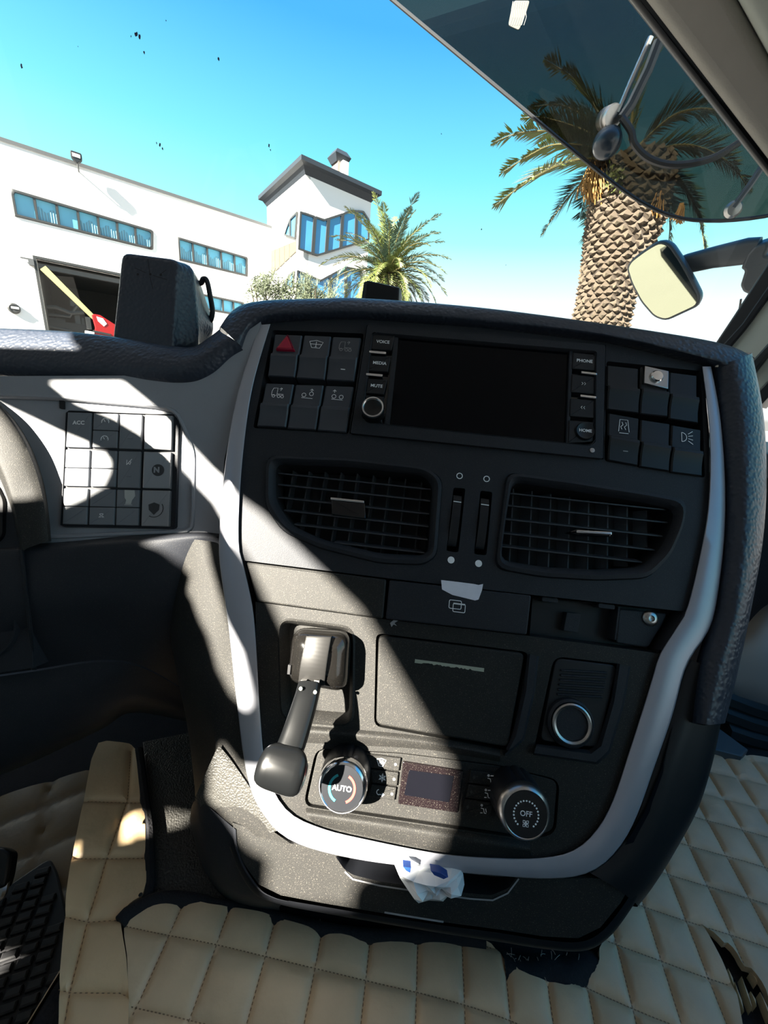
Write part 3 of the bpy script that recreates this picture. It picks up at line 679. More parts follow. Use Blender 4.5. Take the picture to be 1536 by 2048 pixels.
for s_ in (-1, 1):
    p = PF.P(622+s_*13, 1368, .033); box(m, p, (.004, .008, .012), (PF.X, PF.Y, PF.N))
obj('hinge', m, 'steel', lv)

# ------------------------------------------------------------------ storage lid, socket, climate unit
lid = roundp(PF.uvs([(757, 1271), (1050, 1307), (1016, 1495), (752, 1449)], .002), .005)
m = MB(); prism(m, PF, lid, -.012, .0022, .0016, 3); ld = obj('storage_lid', m, 'plastic_dusty', con)
m = MB(); k = 40; L = []; Q = []; random.seed(5)
a, b = PF.uv(830, 1318, .002), PF.uv(968, 1336, .002); dn = V((-(b-a).y, (b-a).x)).normalized()*-1
for i in range(k+1):
    p = a.lerp(b, i/k); e = .0030-(.0012*random.random() if 4 < i < 34 else 0); L.append(PF.w(p.x, p.y, .0026)); q = p+dn*e; Q.append(PF.w(q.x, q.y, .0026))
m.grid([L, Q]); obj('worn_strip', m, 'pale_strip', ld, label='pale worn strip on the lid')
m = MB(); m.grid([[PF.P(*q) for q in r_] for r_ in ([(1055, 1309, .001), (1046, 1380, .001), (1024, 1470, .001), (1012, 1497, .001)], [(1060, 1308, .0055), (1053, 1380, .0055), (1032, 1472, .0055), (1016, 1503, .0055)], [(1074, 1312, .0055), (1066, 1382, .0055), (1044, 1478, .0055), (1010, 1508, .0055)], [(1078, 1313, 0), (1070, 1384, 0), (1048, 1481, 0), (1010, 1512, 0)])]); obj('lid_surround', m, 'plastic', con)
skt = thing('power_socket', 'round socket in a black panel below a small slotted grille', 'socket', P(1150, 1500, 0))
sp = roundp(PF.uvs([(1112, 1316), (1235, 1331), (1196, 1496), (1080, 1482)], .001), .006)
m = MB(); prism(m, PF, sp, -.012, .001, .001); obj('socket_plate', m, 'plastic_plain', skt)
m = MB(); m.grid([[PF.P(*q) for q in r_] for r_ in ([(1234, 1328, .001), (1222, 1400, .001), (1196, 1486, .001), (1178, 1500, .001), (1074, 1488, .001)], [(1240, 1328, .005), (1229, 1402, .005), (1203, 1492, .005), (1182, 1508, .005), (1072, 1493, .005)], [(1257, 1332, .005), (1245, 1406, .005), (1216, 1502, .005), (1192, 1524, .005), (1068, 1506, .005)], [(1261, 1333, 0), (1249, 1408, 0), (1220, 1506, 0), (1195, 1529, 0), (1067, 1510, 0)])]); obj('plate_rim', m, 'plastic', skt)
for k in range(6):
    y = 1338+k*9.6; x0 = 1121-k*1.6; x1 = 1214-k*2; m = MB(); prism(m, PF, roundp(PF.uvs([(x0, y), (x1, y+5.5), (x1, y+10), (x0, y+4.5)], .001), .0008), -.002, .0030, .0008); obj('grille_bar', m, 'plastic', skt)
c = PF.uv(1142, 1447, .004)
m = MB(); lathe(m, PF.w(c.x, c.y, .001), PF.N, [(.0190, 0), (.0185, .003), (.0168, .0045), (.0160, .0035)], 36); obj('socket_collar', m, 'plastic', skt)
m = MB(); rows = []
lathe_p = [(.0163, .003), (.0158, .0062), (.0146, .0068), (.0128, .0062), (.0124, .0035)]
for r_, h in lathe_p: rows.append([PF.w(c.x+r_*math.cos(2*PI*k/36), c.y+r_*math.sin(2*PI*k/36), h) for k in range(36)])
m.grid(rows, closed=True); obj('socket_ring', m, 'steel', skt)
m = MB(); m.cap([PF.w(c.x+.0126*math.cos(2*PI*k/28), c.y+.0126*math.sin(2*PI*k/28), .0022) for k in range(28)]); sb = obj('socket_well', m, 'recess', skt)
m = MB(); c2 = PF.uv(1131, 1431, .003); prism(m, PF, [c2+V(q) for q in ((-.002, -.0025), (.002, -.0015), (.0025, .0015), (-.001, .001))], .0015, .0040, .0003); obj('contact', m, 'chrome', sb)

cl = thing('climate_control_panel', 'dusty climate control panel with two large knobs and small display', 'control panel', P(840, 1640, 0))
cp = roundp(PF.uvs([(636, 1500), (800, 1508), (1000, 1533), (1116, 1563), (1108, 1664), (1060, 1676), (860, 1646), (612, 1609)], .0), .006)
m = MB(); prism(m, PF, cp, -.014, -.001, .0008); obj('panel_face', m, 'plastic_dusty', cl)
m = MB(); prism(m, PF, roundp(PF.uvs([(806, 1522), (927, 1541), (915, 1624), (796, 1606)]), .001), -.004, .0014, .0005); ds = obj('display', m, 'lcd', cl)
m = MB(); prism(m, PF, roundp(PF.uvs([(818, 1538), (908, 1550), (898, 1603), (808, 1588)]), .001), -.003, .0017, .0004); obj('display_window', m, 'gloss_black', ds)
def cbtn(q, kind):
    pt = Patch(PF, *q, h=.002); m = MB(); prism(m, PF, roundp(pt.loop(), .0006), -.008, .0018, .0007); o = obj('climate_button', m, 'plastic_dusty', cl)
    left = q[0][0] < 900; c = pt.at(.42, .5) if left else pt.at(.70, .5); m = MB(); S = .0062; L = []
    if kind == 'defrost': L = [[c+V(z)*S for z in ((-.6, .35), (-.25, -.4), (.25, -.4), (.6, .35), (0, .5), (-.6, .35))]] + [[c+V((dx, -.2))*S, c+V((dx+.06, .1))*S, c+V((dx, .3))*S] for dx in (-.2, 0, .2)]
    elif kind == 'snow': L = [[c+V((math.cos(a), math.sin(a)))*S*.5, c-V((math.cos(a), math.sin(a)))*S*.5] for a in (PI/2, PI/6, -PI/6)] + [[c+V((.3*math.cos(a+.4), .3*math.sin(a+.4)))*S, c+V((.45*math.cos(a), .45*math.sin(a)))*S*.7, c+V((.3*math.cos(a-.4), .3*math.sin(a-.4)))*S] for a in [k*PI/3+PI/6 for k in range(6)]]
    elif kind == 'recirc': L = [[c+V((.45, -.25))*S]+[c+V((-.1, -.25))*S]+arc_line(c+V((-.2, 0))*S, .3*S, 270, 100), [c+V((.2, -.05))*S, c+V((.48, -.22))*S, c+V((.2, -.42))*S]]
    else:
        L = [circ(c+V((-.25, .42))*S, .1*S, 8)+[c+V((-.15, .42))*S], [c+V((-.35, .1))*S, c+V((0, .05))*S, c+V((.12, -.42))*S, c+V((.36, -.42))*S], [c+V((.25, .1))*S, c+V((.38, -.3))*S]]
        if kind != 'feet': L += [[c+V((.0, .42))*S, c+V((.4, .46))*S]]
        if kind != 'face': L += [[c+V((-.4, -.45))*S, c+V((-.1, -.42))*S]]
    for ln in L: stroke(m, PF, ln, .00065, .0021)
    obj('symbol', m, 'white_print', o)
    d = pt.at(.86 if left else .14, .5); m = MB(); fill(m, PF, circ(d, .0011, 10), .0021); obj('indicator', m, 'grey_print' if left else 'worn_print', o)
cbtn([(728, 1508), (802, 1517), (798, 1543), (742, 1536)], 'defrost'); cbtn([(741, 1539), (797, 1546), (794, 1573), (744, 1566)], 'snow'); cbtn([(743, 1569), (793, 1576), (789, 1602), (736, 1594)], 'recirc')
cbtn([(942, 1541), (1000, 1549), (996, 1573), (938, 1566)], 'face'); cbtn([(937, 1569), (995, 1577), (990, 1603), (932, 1596)], 'both'); cbtn([(931, 1599), (988, 1607), (980, 1635), (924, 1626)], 'feet')
def knob(name, px, lab):
    c = PF.uv(px[0], px[1], .030); O = PF.w(c.x, c.y, 0)
    m = MB(); lathe(m, O, PF.N, [(0.0196, -.002), (0.0193, .012), (0.0184, .022), (0.0178, .0235)], 60, rib=lambda a, i: 1-.05*(abs(math.sin(7*a)) < .12) if i < 3 else 1); o = obj('knob', m, 'plastic_plain', cl, label=lab)
    m = MB(); lathe(m, O, PF.N, [(0.0186, .0222), (0.0188, .0245), (0.0176, .0282), (0.0158, .0300), (0.0153, .0296)], 48); obj('knob_ring', m, 'chrome' if name == 'a' else 'steel', o)
    m = MB(); lathe(m, O, PF.N, [(0.0157, .0285), (0.0153, .0297), (0.0001, .0299)], 40); obj('knob_face', m, 'gloss_black' if name != 'a' else 'plastic_plain', o)
    return c, o
c, o = knob('a', (684, 1577), 'chrome-edged temperature knob')
m = MB(); stroke(m, PF, arc_line(c, .0094, 115, 245, 18), .0018, .0302); obj('cold_arc', m, 'teal_print', o)
m = MB(); stroke(m, PF, arc_line(c, .0094, 65, -65, 18), .0018, .0302); obj('warm_arc', m, 'red_print', o)
text('lettering', 'AUTO', PF, c.x, c.y, .0302, .0052, 'white_print', o, .0001)
c, o = knob('b', (1052, 1629), 'grey-edged fan knob')
m = MB()
for k in range(21):
    a = R(-50+280*k/20); fill(m, PF, circ(c+V((math.cos(a), math.sin(a)))*.0088, .00068, 8), .0302)
obj('dot_scale', m, 'white_print', o)
text('lettering', 'OFF', PF, c.x, c.y+.0004, .0302, .0050, 'white_print', o, .00004)
m = MB(); d = c+V((0, -.0058))
for k in range(4):
    a = PI/4+k*PI/2; stroke(m, PF, [d+V((math.cos(a+t_), math.sin(a+t_)))*r_ for t_, r_ in ((0, .0003), (.5, .0020), (0, .0027), (-.5, .0020), (0, .0003))], .0005, .0302)
obj('fan_symbol', m, 'white_print', o)

# ------------------------------------------------------------------ loose things on the console
def flake(name, px, h, m_, label, cat, F=PF, thick=.0004):
    m = MB(); prism(m, F, F.uvs(px, h), h, h+thick, .0001, 1); return tag(obj(name, m, m_), label, cat)
flake('paper_scrap', [(882, 1160), (900, 1162), (925, 1165), (948, 1168), (957, 1170), (966, 1168), (964, 1180), (957, 1199), (950, 1201), (930, 1196), (905, 1190), (884, 1179)], .0042, 'paper', 'torn strip of whitish tape stuck above the card drawer', 'tape')
flake('dried_leaf', [(780, 1246), (787, 1240), (797, 1241), (789, 1246), (794, 1252), (787, 1249), (783, 1254)], .0003, 'grey_print', 'tiny grey crumpled scrap caught below the card drawer', 'scrap')
# crumpled bag in the grip hollow
random.seed(3); m = MB(); bpx = [(786, 1726), (800, 1755), (818, 1782), (829, 1799), (858, 1799), (888, 1795), (912, 1785), (930, 1774), (928, 1755), (925, 1745), (905, 1740), (868, 1736), (830, 1730)]
bu = [PF.uv(x, y, .006) for x, y in bpx]; cc = sum(bu, V((0, 0)))/len(bu); rows = []
for t_, h in ((1.0, -.002), (1.0, .004), (.78, .012), (.5, .017), (.22, .014), (.03, .018)):
    rows.append([PF.w(*(cc+(p-cc)*t_*(1+.12*(random.random()-.5)*(t_ < 1))), h+.007*(random.random()-.5)) for p in bu])
m.grid(rows, closed=True); m.cap(rows[-1]); bg_ = tag(obj('plastic_bag', m, 'bag', smooth=None), 'crumpled clear and white plastic bag stuffed in the bottom drawer grip', 'bag')
for q in ([(806, 1731), (822, 1733), (820, 1743), (812, 1739)], [(861, 1739), (880, 1742), (896, 1752), (887, 1756), (868, 1748)]):
    mm = MB(); prism(mm, PF, PF.uvs(q, .018), .012, .0195, .0003, 1); obj('blue_print', mm, 'bag_blue', bg_, label='dark blue printed patch')

# ================================================================== driver-side dashboard
dash = thing('dashboard', 'dark dashboard on the driver side with leather pad and pale grey wing', 'dashboard', WF.P(200, 1400, -.05))
def wp(pts, h=0.0): return [WF.P(q[0], q[1], q[2] if len(q) > 2 else h) for q in pts]
wo_ = WF.uvs([(-80, 750), (380, 748), (448, 690), (520, 640), (505, 700), (472, 800), (446, 920), (438, 1080), (385, 1075), (90, 1098), (-80, 1110)])
wi_ = roundp(WF.uvs([(-70, 782), (120, 790), (310, 806), (352, 816), (390, 900), (386, 1066), (104, 1078), (-70, 1078)]), .010)
m = MB(); plate(m, WF, wo_, [wi_], -.003, -.02); obj('wing_panel', m, 'wing', dash)
m = MB(); ringband(m, WF, wi_, inset(wi_, .0045), [(0, -.003), (.15, -.0015), (.5, -.0012), (.9, -.003), (1, -.006)]); obj('wing_lip', m, 'wing', dash)
m = MB(); prism(m, WF, inset(wi_, .003), -.02, -.0055, .0006); obj('wing_face', m, 'wing', dash)
m = MB(); prism(m, WF, WF.uvs([(112, 796), (122, 797), (122, 815), (113, 814)]), -.008, -.0035, .0003); obj('notch', m, 'recess', dash)
# ledge and lower panels
def rowpx(l): return [(x, y, h) for x, y, h in l]
lr = [[(-90, 1090, -.004), (90, 1086, -.004), (250, 1072, -.004), (385, 1064, -.004), (440, 1066, -.004)],
      [(-90, 1098, .008), (90, 1092, .008), (250, 1078, .008), (380, 1072, .006), (440, 1076, .0)],
      [(-90, 1120, .014), (90, 1110, .014), (250, 1097, .014), (350, 1095, .008), (440, 1100, -.006)],
      [(-90, 1210, .016), (90, 1196, .016), (250, 1185, .010), (340, 1190, .0), (430, 1200, -.03)],
      [(-90, 1290, .006), (90, 1268, .004), (220, 1256, -.004), (320, 1290, -.02), (420, 1330, -.06)],
      [(-90, 1362, -.012), (70, 1339, -.012), (200, 1320, -.016), (290, 1334, -.03), (400, 1400, -.08)]]
m = MB(); loft(m, [wp(r_) for r_ in lr], 50, 5); obj('lower_panel', m, 'plastic', dash)
lr = [[(-90, 1366, -.013), (70, 1343, -.013), (200, 1324, -.017), (290, 1338, -.031), (400, 1400, -.082)],
      [(-90, 1440, -.012), (70, 1420, -.012), (200, 1375, -.02), (290, 1370, -.04), (400, 1420, -.09)],
      [(-90, 1560, -.03), (40, 1517, -.03), (200, 1444, -.04), (270, 1412, -.05), (400, 1440, -.10)],
      [(-90, 1580, -.09), (40, 1535, -.09), (200, 1460, -.10), (270, 1425, -.11), (400, 1450, -.15)]]
m = MB(); loft(m, [wp(r_) for r_ in lr], 50, 5); obj('knee_panel', m, 'plastic', dash)
# instrument hood at the left edge
h0_ = [(-60, 768, -.004), (-16, 797, -.004), (24, 834, -.004), (58, 886, -.004), (82, 946, -.004), (95, 1006, -.004), (103, 1084, -.002)]
h1_ = [(-62, 778, .010), (-20, 806, .010), (18, 842, .010), (51, 892, .010), (74, 950, .010), (88, 1008, .012), (97, 1082, .014)]
h2_ = [(-80, 840, .018), (-40, 866, .018), (-10, 895, .018), (14, 942, .018), (33, 1000, .018), (44, 1046, .018), (56, 1096, .018)]
h3_ = [(-86, 862, .016), (-46, 888, .016), (-16, 916, .016), (8, 962, .016), (27, 1018, .016), (37, 1062, .016), (45, 1104, .017)]
h4_ = [(-88, 866, .008), (-50, 892, .008), (-20, 920, .008), (4, 966, .008), (23, 1020, .008), (33, 1064, .008), (41, 1106, .008)]
m = MB(); loft(m, [wp(h0_), wp(h1_), wp(h2_), wp(h3_), wp(h4_)], 50, 5); obj('instrument_hood', m, 'plastic_dusty', dash)
hl = [(41, 1100, .018), (50, 1180, .018), (58, 1250, .014), (66, 1340, .0)]
m = MB(); loft(m, [wp([(x+8, y, h-.014) for x, y, h in hl]), wp([(x+5, y, h) for x, y, h in hl]), wp(hl), wp([(x-3, y, h-.002) for x, y, h in hl]), wp([(x-5, y, h-.02) for x, y, h in hl])], 30, 3); obj('hood_edge', m, 'plastic', dash)
m = MB(); prism(m, WF, WF.uvs([(-100, 880), (-18, 916), (6, 962), (25, 1018), (36, 1064), (45, 1110), (54, 1180), (61, 1250), (66, 1336), (-100, 1362)], .008), -.02, .008, .0008); ip = obj('instrument_surround', m, 'plastic', dash)
c = WF.uv(-34, 1254, .01); m = MB()
rows = [[WF.w(c.x+r_*math.cos(2*PI*k/48), c.y+r_*math.sin(2*PI*k/48), h) for k in range(48)] for r_, h in ((.0300, .008), (.0290, .0115), (.0272, .0115), (.0262, .0085), (.0255, .0075))]
m.grid(rows, closed=True); obj('speaker_ring', m, 'plastic', ip)
m = MB(); q = roundp(WF.uvs([(-90, 968), (-6, 968), (9, 1000), (8, 1070), (-4, 1086), (-90, 1086)], .01), .004); ringband(m, WF, q, inset(q, .002), [(0, .008), (.4, .0105), (.8, .0100), (1, .004)]); obj('vent_frame', m, 'gloss_black', ip)
m = MB(); q2 = inset(q, .0018); prism(m, WF, q2, .003, .0085, .0003); obj('vent_opening', m, 'recess', ip)
# leather pad along the top
d0 = [(-90, 742), (100, 758), (250, 768), (365, 768), (420, 750), (462, 716), (487, 701)]
d1 = [(-90, 712), (100, 724), (250, 734), (360, 734), (412, 714), (448, 688), (467, 679)]
d2 = [(-90, 654), (100, 661), (215, 672), (330, 690), (384, 694), (416, 676), (442, 656)]
m = MB(); loft(m, [pp(d0, -.008), pp(d0, .002), pp(d1, .012), pp([(x, y+8) for x, y in d2], .006), pp(d2, -.006), [PF.P(x, y+4, -.05)-PF.Y*.004 for x, y in d2], [PF.P(x, y+8, -.14)-PF.Y*.03 for x, y in d2]], 80, 5); obj('leather_pad', m, 'leather', dash)
# padded block standing on the pad
BF = Frame(PF.P(290, 610, .0), (.05, -math.cos(R(17)), math.sin(R(17))))
q0 = [(241, 501), (358, 516), (346, 704), (221, 689)]
q1 = [(250, 506), (386, 530), (398, 700), (232, 724)]
q2 = [(262, 516), (394, 548), (432, 660), (386, 752), (246, 766)]
r_0 = resample(roundp(BF.uvs(q0)[::-1], .009, 6), 72, True)
r_1 = resample(roundp(BF.uvs(q1, -.02)[::-1], .010, 6), 72, True)
r_2 = resample(roundp(BF.uvs([(262, 516), (396, 552), (430, 655), (380, 756), (246, 768)], -.07)[::-1], .010, 6), 72, True)
def align(a, b):
    ca = sum(a, V((0, 0)))/len(a); cb = sum(b, V((0, 0)))/len(b); n_ = len(a)
    k = min(range(n_), key=lambda s_: sum(((a[i]-ca).normalized()-(b[(i+s_) % n_]-cb).normalized()).length for i in range(n_))); return b[k:]+b[:k]
r_1 = align(r_0, r_1); r_2 = align(r_1, r_2)
def rr(r_, d, h): return [BF.w(p.x, p.y, h) for p in inset(r_, d)]
m = MB(); rows = [rr(r_0, .006, 0), rr(r_0, .003, -.0005), rr(r_0, .001, -.002), rr(r_0, 0, -.005)]
for k in range(1, 7): rows.append([a.lerp(b, k/6) for a, b in zip(rr(r_0, 0, -.005), rr(r_1, 0, -.02))])
for k in range(1, 9): rows.append([a.lerp(b, k/8) for a, b in zip(rr(r_1, 0, -.02), rr(r_2, 0, -.07))])
rows.append(rr(r_2, .01, -.09)); m.grid(rows, closed=True); m.cap(rows[0]); m.cap(rows[-1])
pb = obj('padded_block', m, 'leather', dash, smooth=60, label='tall leather covered block on the pad')
m = MB()
for x, y in ((276, 549), (301, 549), (322, 550)):
    c = BF.uv(x, y); fill(m, BF, circ(c, .0013, 10), .0003)
for ln in ([(300, 549), (296, 518)], [(306, 551), (335, 560)], [(300, 553), (306, 578)], [(292, 546), (270, 536)], [(322, 548), (333, 540)]):
    stroke(m, BF, [BF.uv(*q) for q in ln], .0005, .0003)
obj('crease_mark', m, 'recess', pb)
m = MB(); tube(m, catmull([BF.P(*q) for q in ((392, 566, -.058), (402, 566, -.056), (407, 558, -.054), (414, 562, -.054), (420, 590, -.056), (425, 622, -.06), (421, 641, -.064), (415, 640, -.066))], 4), [.0030]*29, 8); obj('hook', m, 'plastic', pb)

# switch bank on the wing
bk = thing('switch_panel', 'bank of twelve pale switches lettered ACC, half in sun, beside the wheel', 'switch panel', WF.P(240, 1056, 0))
BP = Patch(WF, (133, 822), (356, 830), (349, 1056), (122, 1052), h=-.002)
m = MB(); prism(m, WF, roundp(inset(BP.loop(), -.0006), .0015), -.012, -.004, .0005); obj('surround', m, 'plastic', bk)
m = MB(); q = roundp(inset(BP.loop(), -.0012), .002); ringband(m, WF, q, inset(q, .0016), [(0, -.0056), (.3, -.0022), (.7, -.0022), (1, -.006)]); obj('surround_rim', m, 'plastic', bk)
cols = [(.012, .222), (.242, .462), (.478, .676), (.708, .955)]; rws = [(.010, .318), (.338, .660), (.676, .99)]
def wsw(ci, ri, two, mt, sym):
    pt = BP.sub(cols[ci][0], cols[ci][1], *rws[ri])
    for k in range(2 if two else 1):
        sp_ = pt.sub(0, 1, k*.5, k*.5+.485) if two else pt
        m = MB(); prism(m, WF, roundp(sp_.loop(), .0008), -.010, -.0015 if ci < 3 else -.0005, .0008); o = obj('rocker_switch', m, mt, bk)
        c = sp_.at(.5, .42 if two else .3); h = -.0012 if ci < 3 else -.0002; s_ = sym[k] if isinstance(sym, (list, tuple)) else sym; mb = MB(); S = .0045
        if s_ == 'ACC': text('lettering', 'ACC', WF, c.x, c.y, h, .0052, 'white_print', o, .0001); continue
        if s_ == 'dial':
            stroke(mb, WF, arc_line(c+V((0, -.3))*S, S*.75, 200, -20, 14), .0006, h); stroke(mb, WF, [c+V((0, -.35))*S, c+V((-.25, .1))*S], .0006, h)
            for a in (160, 120, 60, 20): stroke(mb, WF, [c+V((0, -.3))*S+V((math.cos(R(a)), math.sin(R(a))))*S*.5, c+V((0, -.3))*S+V((math.cos(R(a)), math.sin(R(a))))*S*.75], .0004, h)
        elif s_ == 'nolane':
            stroke(mb, WF, [c+V((-.5, -.6))*S, c+V((.6, .7))*S], .0005, h); stroke(mb, WF, [c+V((-.45, -.55))*S, c+V((-.45, .5))*S], .0005, h); stroke(mb, WF, [c+V((-.1, -.3))*S, c+V((.2, -.5))*S, c+V((.4, .1))*S, c+V((.1, .2))*S, c+V((-.1, -.3))*S], .0006, h)
        elif s_ == 'lampdown':
            stroke(mb, WF, arc_line(c+V((0, .2))*S, .35*S, 180, 360)+[c+V((-.35, .2))*S], .0005, h)
            for dx in (-.5, -.2, .2, .5): stroke(mb, WF, [c+V((dx*.6, -.3))*S, c+V((dx, -.6))*S], .0005, h)
        elif s_ == 'worn':
            e = [sp_.at(*q) for q in ((.35, .02), (.80, .02), (.84, .35), (.70, .60), (.66, .82), (.40, .82), (.44, .6), (.36, .45))]; fill(mb, WF, e, h); stroke(mb, WF, [sp_.at(.36, .86), sp_.at(.72, .86)], .0006, h)
        elif s_ == 'horseshoe': stroke(mb, WF, arc_line(c+V((.1, -.4))*S, S*1.15, 190, 10, 16), .0009, h); stroke(mb, WF, arc_line(c+V((.1, -.4))*S, S*.8, 180, 30, 12), .0005, h)
        elif s_ == 'N': fill(mb, WF, circ(sp_.at(.55, .5), .0058, 24), h); d_ = sp_.at(.5, .5); text('lettering', 'N', WF, d_.x, d_.y, h+.0001, .0072, 'wing_silver', o, .0004)
        elif s_ == 'shield': d_ = sp_.at(.45, .50); fill(mb, WF, [d_+V(z)*.0052 for z in ((-1, .7), (0, 1.1), (1, .7), (.9, -.3), (0, -1.2), (-.9, -.3))], h); stroke(mb, WF, arc_line(d_, .0085, -120, 30), .0008, h)
        if mb.v: obj('symbol', mb, 'worn_print' if s_ in ('N', 'shield') else ('tape_grey' if s_ in ('horseshoe', 'worn') else 'white_print'), o)
        if sym in ('ACC', 'bar', 'nolane'):
            d_ = sp_.at(.5, .68); mb = MB(); prism(mb, WF, roundp([d_+V(z) for z in ((-.0024, -.0007), (.0024, -.0007), (.0024, .0007), (-.0024, .0007))], .0005), -.003, h+.0003, .0002); obj('indicator', mb, 'wing_switch', o)
wsw(0, 0, 0, 'wing_switch', 'ACC'); wsw(1, 0, 1, 'wing_switch', ('dial', 'dial')); wsw(2, 0, 0, 'wing_switch', 'bar'); wsw(3, 0, 0, 'wing_silver', 'horseshoe')
wsw(0, 1, 1, 'wing_switch', ('', '')); wsw(1, 1, 1, 'wing_switch', ('', '')); wsw(2, 1, 0, 'wing_switch', 'nolane'); wsw(3, 1, 0, 'wing_silver', 'N')
wsw(0, 2, 1, 'wing_switch', ('', '')); wsw(1, 2, 1, 'wing_switch', ('', 'lampdown')); wsw(2, 2, 1, 'wing_switch', ('worn', '')); wsw(3, 2, 0, 'wing_silver', 'shield')

# ================================================================== floor, quilted covers
def lerp(a, b, t): return a+(b-a)*t
def sst(x, a, b): t = max(0, min(1, (x-a)/(b-a))); return t*t*(3-2*t)
FWZ = -.16
FW = Frame((0, 0, FWZ), (0, 0, 1), (0, 1, 0))
m = MB(); prism(m, FL, [V(p) for p in ((-.225, -1.15), (-.225, .55), (.80, .62), (.80, -1.15))], FWZ-.05, -.012, .006, 3); struct(obj('floor', m, 'felt'))
m = MB(); prism(m, FL, [V(p) for p in ((-.84, -1.15), (-.84, .74), (-.2, .74), (-.2, -1.15))], FWZ-.05, FWZ-.004, .002); struct(obj('floor_footwell', m, 'carpet'))
def lattice(p):
    tL = R(-2); tR = R(-9.3)
    d = p-V((-.110, .172)); aL = (d.x*math.cos(tL)+d.y*math.sin(tL))/.0405; bL = (-d.x*math.sin(tL)+d.y*math.cos(tL))/.0370
    d = p-V((.306, .275)); aR = (d.x*math.cos(tR)+d.y*math.sin(tR))/.0352; bR = (-d.x*math.sin(tR)+d.y*math.cos(tR))/.0370
    t = sst(p.x, .02, .24); return lerp(aL, aR+KA, t), lerp(bL, bR+KB, t)
KA = KB = 0
_p = V((.12, .19)); KA, KB = 0, 0
def _off():
    global KA, KB
    p = V((.10, .18)); tL = R(-2); tR = R(-9.3)
    d = p-V((-.110, .172)); aL = (d.x*math.cos(tL)+d.y*math.sin(tL))/.0405; bL = (-d.x*math.sin(tL)+d.y*math.cos(tL))/.0370
    d = p-V((.306, .275)); aR = (d.x*math.cos(tR)+d.y*math.sin(tR))/.0352; bR = (-d.x*math.sin(tR)+d.y*math.cos(tR))/.0370
    KA, KB = round(aL-aR), round(bL-bR)
_off()
def puff(a, b, amp):
    da, db = abs(a-round(a)), abs(b-round(b)); d = min(da, db); e = max(da, db)
    return amp*((1-math.exp(-d*22))*.62+.38*min(1, d/.4)**.8)*(.8+.2*min(1, e/.4))
def cloth(F, outer, holes, step, hf, name, m_, parent, thick=.008, edge=.004, extra=(), near=None):
    """A sheet with a free outline whose height follows hf(p); its rim is turned down."""
    loops = [[p for p in resample(l, max(8, int(sum((a-b).length for a, b in zip(l, l[1:]+l[:1]))/edge)), True)] for l in [outer]+holes]
    vs = [p for l in loops for p in l]
    x0, x1 = min(p.x for p in outer), max(p.x for p in outer); y0, y1 = min(p.y for p in outer), max(p.y for p in outer)
    nx, ny = int((x1-x0)/step)+1, int((y1-y0)/step)+1; co = inset(outer, step*.5); ch = [inset(h_, -step*.5) for h_ in holes]
    for i in range(nx):
        for j in range(ny):
            p = V((x0+(i+.5*(j % 2))*step, y0+j*step))
            if not (near and near(p)) and inside(p, co) and not any(inside(p, h_) for h_ in ch): vs.append(p)
    vs += [p for p in extra if inside(p, co) and not any(inside(p, h_) for h_ in ch)]
    r = cut(vs, loops, 1e-6); mb = MB()
    mb.add([F.w(p.x, p.y, hf(p)) for p in r[0]], r[1])
    for l in loops: mb.grid([[F.w(p.x, p.y, hf(p)) for p in l], [F.w(p.x, p.y, hf(p)-thick) for p in l]], closed=True)
    return obj(name, mb, m_, parent, smooth=50)
# right-hand floor cover with torn edges
cvx = [(249, 1856), (280, 1830), (317, 1814), (350, 1810), (384, 1812), (421, 1823), (455, 1826), (495, 1834), (530, 1839), (560, 1849), (590, 1858), (619, 1866), (640, 1866), (658, 1872), (693, 1876), (720, 1884), (760, 1882), (800, 1880), (846, 1877), (886, 1875), (930, 1880), (977, 1887), (986, 1895), (997, 1905), (1006, 1918), (1023, 1930), (1034, 1945), (1058, 1957), (1090, 1966), (1134, 1977), (1144, 1970), (1156, 1956), (1176, 1948), (1192, 1938), (1197, 1920), (1194, 1906), (1208, 1880), (1216, 1850), (1226, 1800), (1270, 1700), (1340, 1560), (1390, 1480), (1426, 1494), (1450, 1503), (1480, 1510), (1536, 1520), (1640, 1536), (1700, 2130), (240, 2130), (257, 2060), (258, 1990), (256, 1920), (250, 1880)]
outer = FL.uvs(cvx)
tear = [(1403, 1850), (1411, 1854), (1428, 1872), (1446, 1893), (1453, 1890), (1468, 1906), (1482, 1932), (1497, 1938), (1516, 1962), (1532, 1990), (1560, 2040), (1575, 2120), (1500, 2120), (1484, 2070), (1478, 2040), (1470, 1990), (1456, 1960), (1440, 1926), (1424, 1895)]
thole = FL.uvs(tear)
cov = thing('quilted_floor_cover', 'beige quilted leatherette cover over the floor, torn around the console foot', 'floor cover', (.25, .1, 0))
def hq(p):
    a, b = lattice(p); n_ = noise.noise(V((p.x*14, p.y*14, .3)))*.0022
    bulge = .012*math.exp(-((p.x+.10)**2/.012+(p.y-.185)**2/.0006))
    return puff(a, b, .0050)+n_+bulge*.5
def inv(a, b, p):
    for _ in range(6):
        f0 = lattice(p); e = 1e-4; fx = lattice(p+V((e, 0))); fy = lattice(p+V((0, e)))
        j11, j21, j12, j22 = (fx[0]-f0[0])/e, (fx[1]-f0[1])/e, (fy[0]-f0[0])/e, (fy[1]-f0[1])/e; D = j11*j22-j12*j21
        ra, rb = a-f0[0], b-f0[1]; p = p+V(((ra*j22-rb*j12)/D, (rb*j11-ra*j21)/D))
    return p
m = MB(); seam_pts = []
